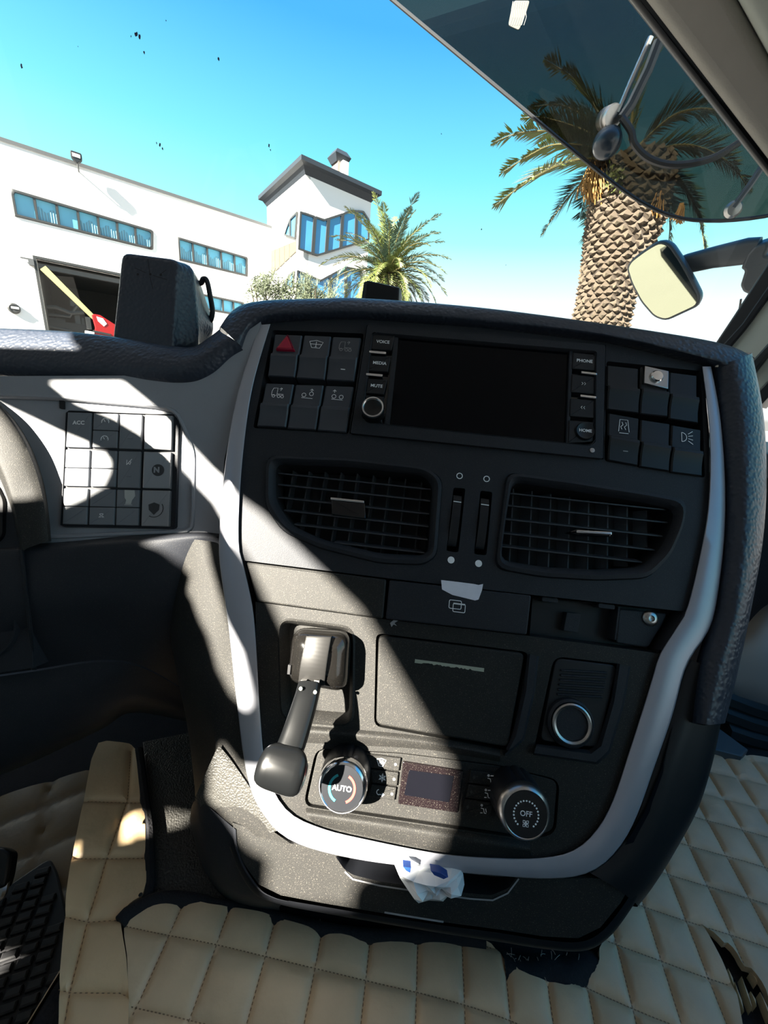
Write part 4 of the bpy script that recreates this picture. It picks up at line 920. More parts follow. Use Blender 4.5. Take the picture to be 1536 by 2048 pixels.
for horiz in (0, 1):
    for i in range(-6, 9) if horiz else range(-3, 17):
        t_, t1 = (-4.0, 17) if horiz else (-7.0, 9); p = V((-.2, .15)) if horiz else V((-.1+.036*i, .0))
        while t_ < t1:
            p = inv(t_, i, p) if horiz else inv(i, t_, p)
            if -.3 < p.x < .6 and .06 < p.y < .46:
                seam_pts.append(p.copy())
                if abs(p.x) < .5 and p.y < .34 and inside(p, outer) and not inside(p, thole):
                    q = inv(t_+.05, i, p) if horiz else inv(i, t_+.05, p); d = (q-p).normalized()*.0008; n_ = V((-d.y, d.x))*.42; h = hq(p)+.0005
                    m.add([FL.w(*(p-d-n_), h), FL.w(*(p+d-n_), h), FL.w(*(p+d+n_), h), FL.w(*(p-d+n_), h)], [(0, 1, 2, 3)])
            t_ += .075
def near_q(p): a, b = lattice(p); return min(abs(a-round(a)), abs(b-round(b))) < .035
cloth(FL, outer, [thole], .0031, hq, 'quilting', 'quilt_worn', cov, thick=.007, extra=seam_pts, near=near_q)
stuff(obj('stitching', m, 'thread', cov))
# frayed threads at the torn places
m = MB(); random.seed(11)
for k in range(60):
    if k < 34: x = random.uniform(1010, 1190); y = 1915+18*math.sin((x-1010)/28)+random.uniform(-14, 22)
    else: x = random.uniform(400, 760); y = 1826+(x-400)*.17+random.uniform(-4, 6)
    p = FL.P(x, y, .001); d = V((random.uniform(-1, 1), random.uniform(-1, 1), .3)).normalized()*random.uniform(.003, .008)
    tube(m, [p, p+d*.5+V((0, 0, .0012)), p+d], .0002, 4)
stuff(obj('frayed_thread', m, 'roof_trim', cov))
m = MB()
for ln in ([(1455, 1938), (1462, 1956), (1468, 1975)], [(1482, 1954), (1494, 1990), (1504, 2020)], [(1468, 1965), (1480, 2000), (1487, 2025)], [(1500, 1945), (1510, 1958), (1514, 1968)], [(1500, 1984), (1508, 2000), (1512, 2014)], [(1519, 1985), (1532, 2015), (1540, 2040)]):
    q = [FL.uv(*z) for z in ln]; n_ = (q[-1]-q[0]).normalized(); n_ = V((-n_.y, n_.x))*.0008
    prism(m, FL, [q[0], q[1]+n_, q[2], q[1]-n_], -.008, .0015, .0003, 1)
stuff(obj('torn_strand', m, 'quilt', cov, label='pale torn strands in the black gash'))
m = MB(); r1 = [FL.P(x, y, -.003) for x, y in ((1000, 1895), (1040, 1912), (1080, 1905), (1120, 1915), (1160, 1900), (1196, 1905))]
loft(m, [r1, [p+V((0, -.008, .007)) for p in r1], [p+V((0, -.018, .006)) for p in r1], [p+V((0, -.03, -.006)) for p in r1]], 40, 4); obj('bare_felt', m, 'felt', cov)
# black felt edging rolled along the cover
m = MB(); ed = [FL.P(x, y, .004) for x, y in ((240, 1846), (252, 1832), (280, 1816), (310, 1803), (360, 1800), (430, 1812), (500, 1824), (580, 1846), (680, 1866), (760, 1874), (880, 1872), (970, 1882))]
q = smoothline(ed, 60); tube(m, q, [.0060 if i < 14 else .0050 for i in range(60)], 10); obj('felt_edging', m, 'felt', cov)

# quilted strip along the driver side of the engine tunnel
st_ = thing('quilted_tunnel_strip', 'beige quilted strip running up the tunnel edge beside the footwell', 'floor cover', FL.P(200, 1900, 0))
so2 = FL.uvs([(198, 1492), (215, 1488), (262, 1494), (271, 1503), (277, 1550), (284, 1600), (291, 1640), (293, 1720), (294, 1770), (286, 1800), (262, 1812), (242, 1838), (244, 1862), (254, 1920), (259, 1990), (258, 2060), (255, 2250), (100, 2250), (119, 2048), (121, 1960), (128, 1880), (134, 1800), (143, 1730), (158, 1660), (172, 1590), (184, 1525)])
seams = [[(262, 1505), (255, 1600), (214, 1717), (175, 1845), (140, 1985), (120, 2100)], [(176, 1604), (220, 1605), (286, 1606)], [(146, 1718), (214, 1718), (293, 1717)], [(132, 1834), (175, 1845), (241, 1842)], [(120, 1980), (140, 1986), (240, 1987), (258, 1995)], [(110, 2130), (260, 2130)]]
sgs = [(FL.uv(*a), FL.uv(*b)) for s_ in seams for a, b in zip(s_, s_[1:])]
def segd(p, a, b): ab = b-a; t = max(0, min(1, (p-a).dot(ab)/ab.length_squared)); return (p-(a+ab*t)).length
def hs(p): d = min(segd(p, a, b) for a, b in sgs); return .0055*(.7*(1-math.exp(-d/.0016))+.3*min(1, d/.015))+noise.noise(V((p.x*20, p.y*20, 2)))*.0014
ex_ = [p for s_ in seams for p in resample([FL.uv(*z) for z in s_], 90)]
cloth(FL, so2, [], .0030, hs, 'quilting', 'quilt', st_, thick=.012, extra=ex_, near=lambda p: min(segd(p, a, b) for a, b in sgs) < .0012)
m = MB()
for s_ in seams:
    q = [FL.uv(*z) for z in s_]; L = sum((a-b).length for a, b in zip(q, q[1:])); q = resample(q, int(L/.0036))
    for a, b in zip(q, q[1:]):
        d = (b-a).normalized()*.0009; n_ = V((-d.y, d.x))*.35; h = hs(a)+.0004; m.add([FL.w(*(a-d-n_), h), FL.w(*(a+d-n_), h), FL.w(*(a+d+n_), h), FL.w(*(a-d+n_), h)], [(0, 1, 2, 3)])
stuff(obj('stitching', m, 'thread', st_))
m = MB(); q = smoothline([FL.P(x, y, .002) for x, y in ((277, 1500), (290, 1600), (298, 1660), (300, 1740), (299, 1785), (288, 1806))], 30); tube(m, q, .0045, 8); obj('felt_edging', m, 'felt', st_)
c = FL.uv(281, 1790, .006); m = MB(); fill(m, FL, circ(c, .0016, 8), hs(c)+.0006); obj('worn_hole', m, 'recess', st_)
# the tunnel's sloping left side, below the strip
m = MB(); ls = [V((-.225, y, -.012)) for y in (.55, .3, .1, -.2, -.6, -1.1)]
loft(m, [ls, [p+V((-.012, 0, -.03)) for p in ls], [p+V((-.03, 0, FWZ+.012)) for p in ls]], 20, 3); struct(obj('trim_1', m, 'quilt'))
# bare grained tunnel between strip and console
m = MB(); q = FL.uvs([(285, 1480), (300, 1600), (301, 1790), (520, 1850), (560, 1700), (430, 1450)]); prism(m, FL, q, -.02, -.003, .001); struct(obj('trim_2', m, 'plastic_grain'))

# footwell: quilt, rubber mat, pedal
fq = thing('quilted_footwell_cover', 'shade-darkened tan diamond quilted cover deep in the shaded driver footwell', 'floor cover', FW.P(90, 1650, 0))
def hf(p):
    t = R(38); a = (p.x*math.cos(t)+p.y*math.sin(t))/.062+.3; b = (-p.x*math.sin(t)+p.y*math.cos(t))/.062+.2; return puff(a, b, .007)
cloth(FW, FW.uvs([(-90, 1625), (0, 1598), (90, 1570), (180, 1545), (215, 1560), (215, 1900), (-90, 1900)]), [], .007, hf, 'quilting', 'quilt_tan_shaded', fq, thick=.006, edge=.008)
rm = thing('rubber_mat', 'black ribbed rubber mat lying in the driver footwell', 'mat', FW.P(60, 1900, .012))
mo = roundp(FW.uvs([(14, 1772), (100, 1714), (115, 1742), (135, 1830), (140, 1900), (140, 2200), (-120, 2200), (-120, 1860)], .014), .008)
m = MB(); prism(m, FW, mo, .007, .014, .002); obj('mat_sheet', m, 'mat_rubber', rm)
m = MB(); t = R(24); cc = FW.uv(60, 1900, .014)
for i in range(-26, 27):
    for j in range(-22, 23):
        p = cc+V((math.cos(t), math.sin(t)))*i*.0165+V((-math.sin(t), math.cos(t)))*(j*.0105)
        if inside(p, inset(mo, .008)):
            X = V((math.cos(t), math.sin(t)))*.0066; Y = V((-math.sin(t), math.cos(t)))*.0036
            prism(m, FW, [p-X-Y, p+X-Y, p+X+Y, p-X+Y], .013, .0185, .0012, 1, back=False)
stuff(obj('tread', m, 'mat_rubber', rm))
PD = Frame(FW.P(0, 1740, .06), (0, -.5, .85)); pdl = thing('pedal', 'black pedal with worn grey edge at the left of the footwell', 'pedal', PD.P(0, 1790, 0))
m = MB(); prism(m, PD, roundp(PD.uvs([(-50, 1690), (8, 1696), (22, 1705), (16, 1745), (8, 1775), (-50, 1790)]), .004), -.012, 0, .003, 3); obj('pad', m, 'rubber', pdl)
m = MB(); tube(m, catmull([PD.P(*q) for q in ((12, 1752, -.006), (9, 1775, -.006), (2, 1792, -.008), (-20, 1800, -.01))], 4), .004, 8); obj('pad_edge', m, 'steel', pdl)
m = MB(); tube(m, [PD.P(-45, 1740, -.01), PD.P(-60, 1700, -.03), PD.P(-60, 1640, -.05)], .009, 8); obj('arm', m, 'plastic', pdl)
# firewall and dash underside
m = MB(); box(m, (-.02, .70, .10), (1.62, .02, .55)); struct(obj('wall_front', m, 'carpet'))
m = MB(); prism(m, Frame((0, 0, .375), (0, 0, 1), (0, 1, 0)), [V(p) for p in ((-.84, .50), (.72, .50), (.72, .80), (-.84, .80))], 0, .03, .005); struct(obj('trim_3', m, 'plastic'))

# ================================================================== right side of the cab
YP = .74
def atY(x, y, Y): d = ray(x, y); return CAM + d*(Y/d.y)
def atX(x, y, X): d = ray(x, y); return CAM + d*(X/d.x)
AO = atY(1440, 690, YP)
AF = Frame(AO, (-.75, -.66, 0), (0, 0, 1))
pil = []
def strip(name, px, h0, h1, m_, bev=.003):
    m = MB(); prism(m, AF, AF.uvs(px), h0, h1, bev); o = obj(name, m, m_); struct(o); return o
strip('trim_4', [(1430, 690), (1470, 630), (1536, 528), (1900, 40), (1926, 60), (1546, 576), (1500, 640), (1446, 706)], -.03, .006, 'seal')
strip('trim_5', [(1440, 700), (1486, 650), (1546, 564), (1926, 50), (1936, 64), (1552, 580), (1492, 662), (1448, 714)], -.02, .010, 'plastic_plain', .002)
strip('wall_pillar', [(1446, 702), (1500, 640), (1552, 568), (1936, 40), (2060, 120), (1580, 655), (1536, 705), (1492, 750)], -.04, .004, 'pillar_trim', .006)
strip('trim_6', [(1489, 742), (1536, 690), (2000, 120), (2020, 140), (1536, 715), (1500, 760)], -.04, .010, 'seal', .003)
strip('trim_7', [(1499, 758), (1540, 706), (2020, 130), (2070, 160), (1560, 740), (1512, 792)], -.05, .0, 'pillar_trim', .003)
strip('trim_8', [(1511, 790), (1560, 736), (1650, 640), (1670, 655), (1570, 760), (1520, 815)], -.05, .004, 'seal', .002)
XR = .86
zs = atX(1533, 985, XR).z
# passenger door: card, sill and window surround
dr_ = []
m = MB(); box(m, (XR+.02, -.15, (zs+FWZ)/2), (.04, 1.9, zs-FWZ)); d1_ = struct(obj('door_1', m, 'door_card'))
m = MB(); box(m, (XR-.004, -.15, zs-.008), (.03, 1.9, .02)); obj('sill_seal', m, 'seal', d1_)
rl = [[atY(x, y, Y) for x, y, Y in r_] for r_ in ([(1484, 1262, .66), (1540, 1206, .66), (1640, 1190, .66)], [(1486, 1266, .60), (1540, 1222, .60), (1640, 1205, .60)], [(1478, 1300, .57), (1540, 1290, .56), (1640, 1280, .56)], [(1466, 1360, .56), (1540, 1372, .55), (1640, 1370, .55)], [(1450, 1420, .56), (1540, 1440, .55), (1640, 1450, .55)], [(1440, 1462, .50), (1540, 1480, .49), (1640, 1490, .49)])]
m = MB(); loft(m, rl, 20, 6); tag(obj('moulded_box', m, 'tape_grey'), 'pale blue-grey moulded box in the dark passenger footwell right of the console', 'box')
for k in range(3):
    m = MB(); tube(m, [atY(x, y, .50-.012*k) for x, y in ((1430+k*8, 1392+k*34), (1490, 1415+k*30), (1600, 1450+k*26))], .014, 8); struct(obj('trim_1%d' % k, m, 'seal'))
m = MB(); fq_ = [(1424, 1498), (1437, 1455), (1466, 1476), (1497, 1499), (1484, 1513), (1455, 1506)]
prism(m, FL, FL.uvs(fq_, .012), -.004, .012, .002); tag(obj('floor_flap', m, 'door_card'), 'small blue-grey flap poking out beside the console at the cover edge', 'flap')
m = MB(); box(m, (XR+.02, -.85, .72), (.04, .50, 1.08)); struct(obj('wall_right', m, 'cab_lining'))
# roof, header and shell
m = MB(); box(m, (0, -.22, 1.24), (1.78, 1.84, .04)); struct(obj('ceiling', m, 'cab_lining'))
m = MB(); box(m, (0, -1.14, .5), (1.78, .04, 1.5)); struct(obj('wall_back', m, 'cab_lining'))
HF = Frame(CAM+ray(1400, 150)*.80, (-.45, -.80, -.40), (0, 0, 1))
m = MB(); prism(m, HF, HF.uvs([(1250, -10), (1020, -420), (1080, -420), (1300, -60), (1536, 296), (1600, 380), (1640, 470), (1600, 420), (1536, 352)]), -.03, .004, .006, 3); struct(obj('trim_9', m, 'seal'))
m = MB(); prism(m, HF, HF.uvs([(1280, -12), (1060, -420), (1240, -420), (1476, 0), (1536, 106), (1640, 260), (1640, 440), (1536, 322)]), -.05, .012, .012, 4); struct(obj('ceiling_header', m, 'roof_trim'))
m = MB(); prism(m, HF, HF.uvs([(1474, 0), (1238, -420), (1800, -420), (1800, 470), (1536, 112)]), -.05, .024, .010, 4); struct(obj('ceiling_shelf', m, 'pillar_trim'))

# windscreen with insect splats
WS0, WS1 = V((0, .80, .38)), V((0, .70, 1.24))
m = MB(); n_ = V((0, WS1.z-WS0.z, WS0.y-WS1.y)).normalized()
q = [V((-.88, WS0.y, WS0.z)), V((.80, WS0.y, WS0.z)), V((.86, WS1.y, WS1.z)), V((-.88, WS1.y, WS1.z))]
m.grid([[q[0], q[1]], [q[3], q[2]]]); win = struct(obj('window_1', m, 'windscreen_glass', smooth=None))
WF2 = Frame(WS0, (0, -(WS1.z-WS0.z), WS1.y-WS0.y)); m = MB(); random.seed(2)
for x, y, r_ in ((272, 68, 7), (279, 72, 6), (288, 104, 5), (262, 72, 3), (437, 118, 4), (43, 132, 6), (320, 290, 5), (325, 297, 4), (313, 286, 3), (538, 292, 5), (541, 300, 3), (332, 41, 2.5), (156, 93, 2), (883, 268, 2.5), (963, 459, 2.5), (1012, 530, 2)):
    c = WF2.uv(x, y, .001); k = r_*.0011*.52; fill(m, WF2, [c+V((math.cos(a), 1.5*math.sin(a)))*k*random.uniform(.25, .75) for a in [2*PI*i/9 for i in range(9)]], .001)
stuff(obj('insect_splat', m, 'splat', win))

# little sensor box on the dash top
SF = Frame(atY(765, 580, .62), (-.12, -.97, -.05)); m = MB(); prism(m, SF, roundp(SF.uvs([(733, 560), (799, 575), (797, 612), (727, 606)]), .002), -.02, 0, .002)
sbx = thing('dash_sensor_box', 'small dark box standing on the dash top before the short palm', 'device', SF.P(762, 606, -.01)); obj('case', m, 'plastic_plain', sbx)
m = MB(); prism(m, SF, SF.uvs([(726, 563), (731, 561), (727, 606), (720, 606)]), -.03, -.004, .001); obj('side_rim', m, 'door_card', sbx)
m = MB(); _f = SF.P(762, 606, -.012); box(m, V((_f.x, _f.y, (_f.z+.404)/2)), (.03, .02, _f.z-.404)); obj('foot', m, 'plastic_plain', sbx)

# smoked sun visor hung outside the windscreen
VF = Frame(atY(1150, 250, 1.0), (-.25, -.95, -.18), (0, 0, 1))
vo = [(500, -240), (785, 0), (900, 96), (1020, 196), (1140, 296), (1240, 376), (1300, 414), (1350, 434), (1400, 441), (1470, 440), (1560, 426), (1700, 380), (1700, -500), (500, -500)]
vs_ = thing('sun_visor', 'dark smoked sun visor seen through the top of the windscreen', 'visor', VF.P(1300, 414, 0))
m = MB(); prism(m, VF, roundp(VF.uvs(vo), .004), -.004, 0, .001); obj('visor_sheet', m, 'smoked', vs_)
m = MB(); e = smoothline([VF.P(x, y, 0) for x, y in vo[:12]], 60); tube(m, e, .0035, 8); obj('edge_bead', m, 'seal', vs_)
m = MB(); tube(m, [VF.P(*q) for q in ((1302, 74, .02), (1286, 110, .02), (1262, 164, .02), (1236, 226, .02))], .005, 8); br = obj('bracket_rod', m, 'chrome', vs_)
m = MB(); tube(m, [VF.P(*q) for q in ((1318, 82, .03), (1296, 140, .03), (1262, 210, .03), (1244, 236, .03))], .009, 8); obj('bracket_arm', m, 'mirror_shell', vs_)
a, b = VF.P(1228, 232, .025), VF.P(1196, 246, -.025); m = MB(); lathe(m, a, b-a, [(.017, 0), (.019, .004), (.019, .012), (.017, .014), (.019, .016), (.019, .03), (.016, .034)], 20, ref=(0, 0, 1)); obj('clamp', m, 'steel', vs_)
m = MB(); lathe(m, VF.P(1214, 286, .03), (-.2, -.9, -.3), [(.026*math.cos(k*PI/12), .026*math.sin(k*PI/12)) for k in range(-6, 6)]+[(.0005, .026)], 24, ref=(0, 0, 1)); obj('marker_lamp', m, 'lamp_dark', vs_)
m = MB(); tube(m, catmull([VF.P(*q) for q in ((1244, 236, .035), (1262, 262, .04), (1270, 290, .04), (1300, 318, .04), (1350, 330, .04), (1420, 318, .04), (1480, 284, .04))], 5), .006, 8); obj('cable', m, 'seal', vs_)
m = MB(); lathe(m, VF.P(1464, 420, .002), VF.N, [(.014, 0), (.015, .006), (.011, .012), (.0001, .013)], 18); obj('bolt', m, 'steel', vs_)
m = MB(); tube(m, [VF.P(1466, 416, .01), VF.P(1500, 370, .01), VF.P(1560, 280, -.01)], .006, 8); obj('bracket_rod', m, 'mirror_shell', vs_)
m = MB(); lq = VF.uvs([(1028, 0), (1060, 0), (1052, 26), (1038, 60), (1016, 50), (1022, 20)], .004); prism(m, VF, roundp(lq, .004), .0005, .003, .0005); tg = obj('ribbed_tag', m, 'tag_grey', vs_, label='pale ribbed plastic tag')
m = MB()
for k in range(7):
    q = [VF.uv(1020+k*4.6+dx, y, .004) for dx, y in ((6, 2), (3, 18), (5, 34), (0, 50))]; stroke(m, VF, q, .0013, .0034)
obj('tag_rib', m, 'win_frame', tg)

# front mirror on its arm
MF = Frame(atY(1320, 560, 1.06), (-.66, -.56, -.46), (0, 0, 1))
mr = thing('front_mirror', 'rounded blue-grey front mirror on a black arm outside the windscreen', 'mirror', MF.P(1330, 640, 0))
mo_ = MF.uvs([(1322, 480), (1342, 488), (1366, 524), (1389, 566), (1402, 592), (1397, 612), (1332, 642), (1308, 634), (1282, 604), (1262, 566), (1253, 536), (1262, 520), (1294, 496)])
ml = resample(roundp(mo_[::-1], .012, 5), 72, True)
m = MB(); rows = [[MF.w(p.x, p.y, h) for p in inset(ml, d)] for d, h in ((.003, .002), (0, .0), (-.001, -.006), (.002, -.02), (.014, -.04), (.035, -.055))]
m.grid(rows, closed=True); m.cap(rows[-1]); m.cap(rows[0]); obj('mirror_housing', m, 'mirror_shell', mr)
m = MB(); g = inset(ml, .005); m.cap([MF.w(p.x, p.y, .0030) for p in g]); m.grid([[MF.w(p.x, p.y, h) for p in g] for h in (.0030, .0)], closed=True); obj('mirror_glass', m, 'mirror', mr)
m = MB(); pts = [MF.P(*q) for q in ((1350, 535, -.04), (1372, 528, -.045), (1430, 514, -.045), (1490, 503, -.045), (1516, 500, -.045))]
sweep(m, pts, [.018, .020, .021, .024, .022], [.014]*5, MF.N, 3); obj('mirror_arm', m, 'mirror_shell', mr)
m = MB(); prism(m, MF, roundp(MF.uvs([(1496, 500), (1523, 492), (1528, 500), (1519, 520), (1560, 524), (1560, 590), (1500, 600), (1488, 601), (1473, 594), (1467, 581), (1476, 552), (1468, 547), (1480, 518)]), .004), -.07, -.03, .006, 3); obj('mirror_bracket', m, 'mirror_shell', mr)
m = MB(); tube(m, [MF.P(1482, 598, -.04), MF.P(1480, 612, -.04), MF.P(1474, 640, -.05)], .002, 6); obj('mirror_cable', m, 'seal', mr)

# ================================================================== unseen driver-side wall, openings made up to shape the sun patches
XL = -.80
def back(p): return V((p.y, p.z)) + V((SUN.y, SUN.z))*((XL-p.x)/SUN.x)
lit = [
 (PF, .003, [(454, 962), (482, 995), (525, 1025), (600, 1096), (680, 1172), (760, 1250), (835, 1322), (905, 1392), (908, 1560), (906, 1640), (890, 1690), (850, 1722), (790, 1742), (722, 1760), (704, 1786), (698, 1822), (600, 1818), (520, 1800), (524, 1722), (486, 1702), (456, 1669), (424, 1636), (384, 1606), (394, 1590), (423, 1497), (437, 1488), (476, 1536), (545, 1540), (590, 1500), (600, 1430), (590, 1350), (574, 1283), (540, 1208), (508, 1140), (478, 1095), (444, 1044)]),
 (WF, -.003, [(102, 766), (252, 766), (290, 797), (325, 826), (355, 860), (432, 942), (470, 975), (474, 1080), (433, 1005), (355, 924), (342, 910), (291, 870), (234, 836), (145, 800)]),
 (WF, -.003, [(-60, 775), (0, 805), (135, 870), (180, 888), (217, 907), (230, 925), (229, 945), (215, 975), (176, 998), (122, 1022), (60, 1030), (-60, 1034)]),
 (PF, -.006, [(300, 1090), (321, 1098), (330, 1104), (345, 1129), (368, 1147), (354, 1177), (372, 1198), (390, 1235), (412, 1268), (423, 1297), (437, 1337), (470, 1384), (510, 1414), (526, 1417), (532, 1403), (525, 1370), (510, 1311), (481, 1257), (452, 1191), (430, 1130), (418, 1080), (385, 1062), (345, 1064)]),
 (FL, .004, [(253, 1634), (262, 1630), (288, 1628), (289, 1673), (262, 1679), (256, 1668)]),
 (FL, -.003, [(319, 1622), (386, 1637), (386, 1646), (322, 1661)]),
 (FL, .0, [(146, 1707), (168, 1681), (175, 1692), (171, 1710), (146, 1719)]),
 (FW, .016, [(-40, 1880), (0, 1897), (35, 1914), (40, 1928), (12, 1942), (-40, 1960)]),
 (PF, .006, [(-60, 650), (0, 652), (140, 662), (158, 690), (176, 706), (0, 702), (-60, 698)]),
]
holes = [[back(F.P(x, y, h)) for x, y in px] for F, h, px in lit]
sh = [V(p) for p in ((-1.14, -.45), (.52, -.45), (.52, .2), (.62, .42), (.62, 1.26), (-1.14, 1.26))]
vs = []; ed = []
for l in [sh]+holes:
    k = len(vs); vs += l; ed += [(k+i, k+(i+1) % len(l)) for i in range(len(l))]
r = delaunay_2d_cdt(vs, ed, [], 0, 1e-6)
fs = []
for f in r[2]:
    c = (r[0][f[0]]+r[0][f[1]]+r[0][f[2]])/3
    if inside(c, sh) and not any(inside(c, h) for h in holes): fs.append(tuple(f))
m = MB(); m.add([V((XL, p.x, p.y)) for p in r[0]], fs); m.add([V((XL-.004, p.x, p.y)) for p in r[0]], [f[::-1] for f in fs])
struct(obj('wall_left_sun_mask', m, 'cab_lining', smooth=None))

# ================================================================== outside
m = MB(); m.add([V((-90, -60, GROUND)), V((120, -60, GROUND)), V((120, 140, GROUND)), V((-90, 140, GROUND))], [(0, 1, 2, 3)]); struct(obj('ground', m, 'asphalt'))

# ---- warehouse
wh = thing('warehouse', 'long white warehouse with window strips and open garage doorway', 'building', FA.w(-3, GROUND-FA.O.z, 0))
gb = GROUND-FA.O.z
e = FA.uv(530, 440)
S1 = Patch(FA, (20, 377), (306, 461), (306, 500), (25, 431)); S2 = Patch(FA, (355, 474), (495, 515), (495, 553), (355, 534)); S2.q[3] = V((S2.q[0].x, S2.q[2].y)); S1.q[3] = V((S1.q[0].x, S1.q[2].y))
S3 = Patch(FA, (401, 587), (488, 605), (488, 633), (401, 618)); S3.q[3] = V((S3.q[0].x, S3.q[2].y))
g0 = FA.uv(72, 517); g1 = FA.uv(330, 600); gx0, gx1, gy = g0.x, g1.x, g0.y
gar = [V((gx0, gb+.02)), V((gx1, gb+.02)), V((gx1, gy)), V((gx0, gy))]
out = [V((-16, gb)), V((e.x+.6, gb)), V((e.x+.6, 0)), V((-16, 0))]
m = MB(); plate(m, FA, out, [S.loop() for S in (S1, S2, S3)]+[gar], 0, -.35); obj('wall', m, 'facade', wh)
m = MB(); m.add([FA.w(-16, 0, -.02), FA.w(e.x+.6, 0, -.02), FA.w(e.x+.6, 0, -14), FA.w(-16, 0, -14)], [(0, 1, 2, 3)]); obj('roof', m, 'coping', wh)
m = MB(); m.grid([[FA.w(u, v, h) for v, h in ((-.06, .04), (.10, .04), (.10, -.4))] for u in (-16, e.x+.6)]); obj('coping', m, 'coping', wh)
def strip_win(S, n, ds):
    m = MB(); L = S.loop(); ringband(m, FA, inset(L, -.02), inset(L, .10), [(0, .01), (.3, .05), (1, .05), (1, -.12)], 80); fr = obj('window_frame', m, 'win_frame', wh)
    for k in range(n):
        a, b = k/n, (k+1)/n
        q = S.sub(a, b, 0, 1); m = MB(); prism(m, FA, inset(q.loop(), .05), -.14, -.10, .01, 1); pn = obj('pane', m, 'pane', fr)
        if k in ds:
            m = MB(); q0 = q.at(.12, 1); q1 = q.at(.92, .45); rows = []
            for j in range(25):
                u = lerp(q0.x, q1.x, j/24); rows.append([FA.w(u, v_, -.094+.012*math.sin(j*1.6)) for v_ in (q0.y+.06, q1.y+.10*math.sin(j*.35+k))])
            m.grid(rows); obj('curtain', m, 'curtain', pn)
        if k:
            m = MB(); c = S.at(a, .5); hgt = S.size()[1]; box(m, FA.w(c.x, c.y, -.05), (.09, hgt-.1, .14), (FA.X, FA.Y, FA.N)); obj('mullion', m, 'win_frame', fr)
strip_win(S1, 7, (1, 3, 4, 5, 6)); strip_win(S2, 5, (0, 1, 2, 3, 4)); strip_win(S3, 4, ())
m = MB()
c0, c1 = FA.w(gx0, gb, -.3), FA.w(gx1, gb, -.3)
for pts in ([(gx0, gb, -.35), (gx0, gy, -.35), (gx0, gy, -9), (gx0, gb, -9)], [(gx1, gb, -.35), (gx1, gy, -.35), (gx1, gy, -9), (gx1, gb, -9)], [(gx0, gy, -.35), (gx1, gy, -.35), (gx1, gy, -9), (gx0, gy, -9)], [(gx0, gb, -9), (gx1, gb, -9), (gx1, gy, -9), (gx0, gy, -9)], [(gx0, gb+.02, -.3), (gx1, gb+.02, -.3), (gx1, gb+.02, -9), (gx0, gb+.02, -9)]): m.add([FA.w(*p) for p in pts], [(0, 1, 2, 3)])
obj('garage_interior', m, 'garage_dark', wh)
m = MB(); L = [V((gx0-.12, gb)), V((gx0-.12, gy+.12)), V((gx1+.12, gy+.12)), V((gx1+.12, gb)), V((gx1, gb)), V((gx1, gy)), V((gx0, gy)), V((gx0, gb))]; plate(m, FA, L, [], .03, -.2); obj('door_frame', m, 'win_frame', wh)
m = MB(); box(m, FA.w((gx0+gx1)/2, gy-.25, -.5), (gx1-gx0, .22, .3), (FA.X, FA.Y, FA.N)); obj('shutter_box', m, 'coping', wh)
c = FA.uv(63, 525); m = MB(); box(m, FA.w(c.x, c.y, .1), (.22, .30, .2), (FA.X, FA.Y, FA.N)); box(m, FA.w(c.x-.25, c.y+.12, .1), (.3, .06, .1), (FA.X, FA.Y, FA.N)); obj('door_sensor', m, 'coping', wh)
# oval bulkhead lamp on the wall
c = FA.uv(28, 617); ol = thing('bulkhead_lamp', 'small oval dark lamp on the white wall left of the garage', 'lamp', FA.w(c.x, c.y-.2, .1))
m = MB(); lathe(m, FA.w(c.x, c.y, 0), FA.N, [(.26, 0), (.25, .10), (.18, .14), (.17, .11)], 24); obj('ring', m, 'win_frame', ol)
m = MB(); box(m, FA.w(c.x+.06, c.y+.03, .13), (.30, .10, .05), (FA.X, FA.Y, FA.N)); obj('glass', m, 'facade', ol)
# floodlight on the roof edge
c = FA.uv(152, 322); f_ = thing('floodlight', 'black floodlight on a short arm above the warehouse roof edge', 'lamp', FA.w(c.x, 0, .0))
m = MB(); q = roundp([V((c.x, c.y))+V(z) for z in ((-.20, .24), (.26, .24), (.26, -.04), (.02, -.26), (-.20, -.04))], .08); prism(m, FA, q, .30, .50, .03); obj('housing', m, 'seal', f_)
m = MB(); prism(m, FA, [V((c.x, c.y))+V(z) for z in ((-.13, .15), (.19, .15), (.19, -.0), (-.13, -.0))], .48, .52, .01); obj('lens', m, 'facade', f_)
m = MB(); tube(m, [FA.w(c.x+.04, c.y-.2, .42), FA.w(c.x+.05, -.22, .36), FA.w(c.x+.06, -.30, .0)], .035, 8); obj('arm', m, 'coping', f_)
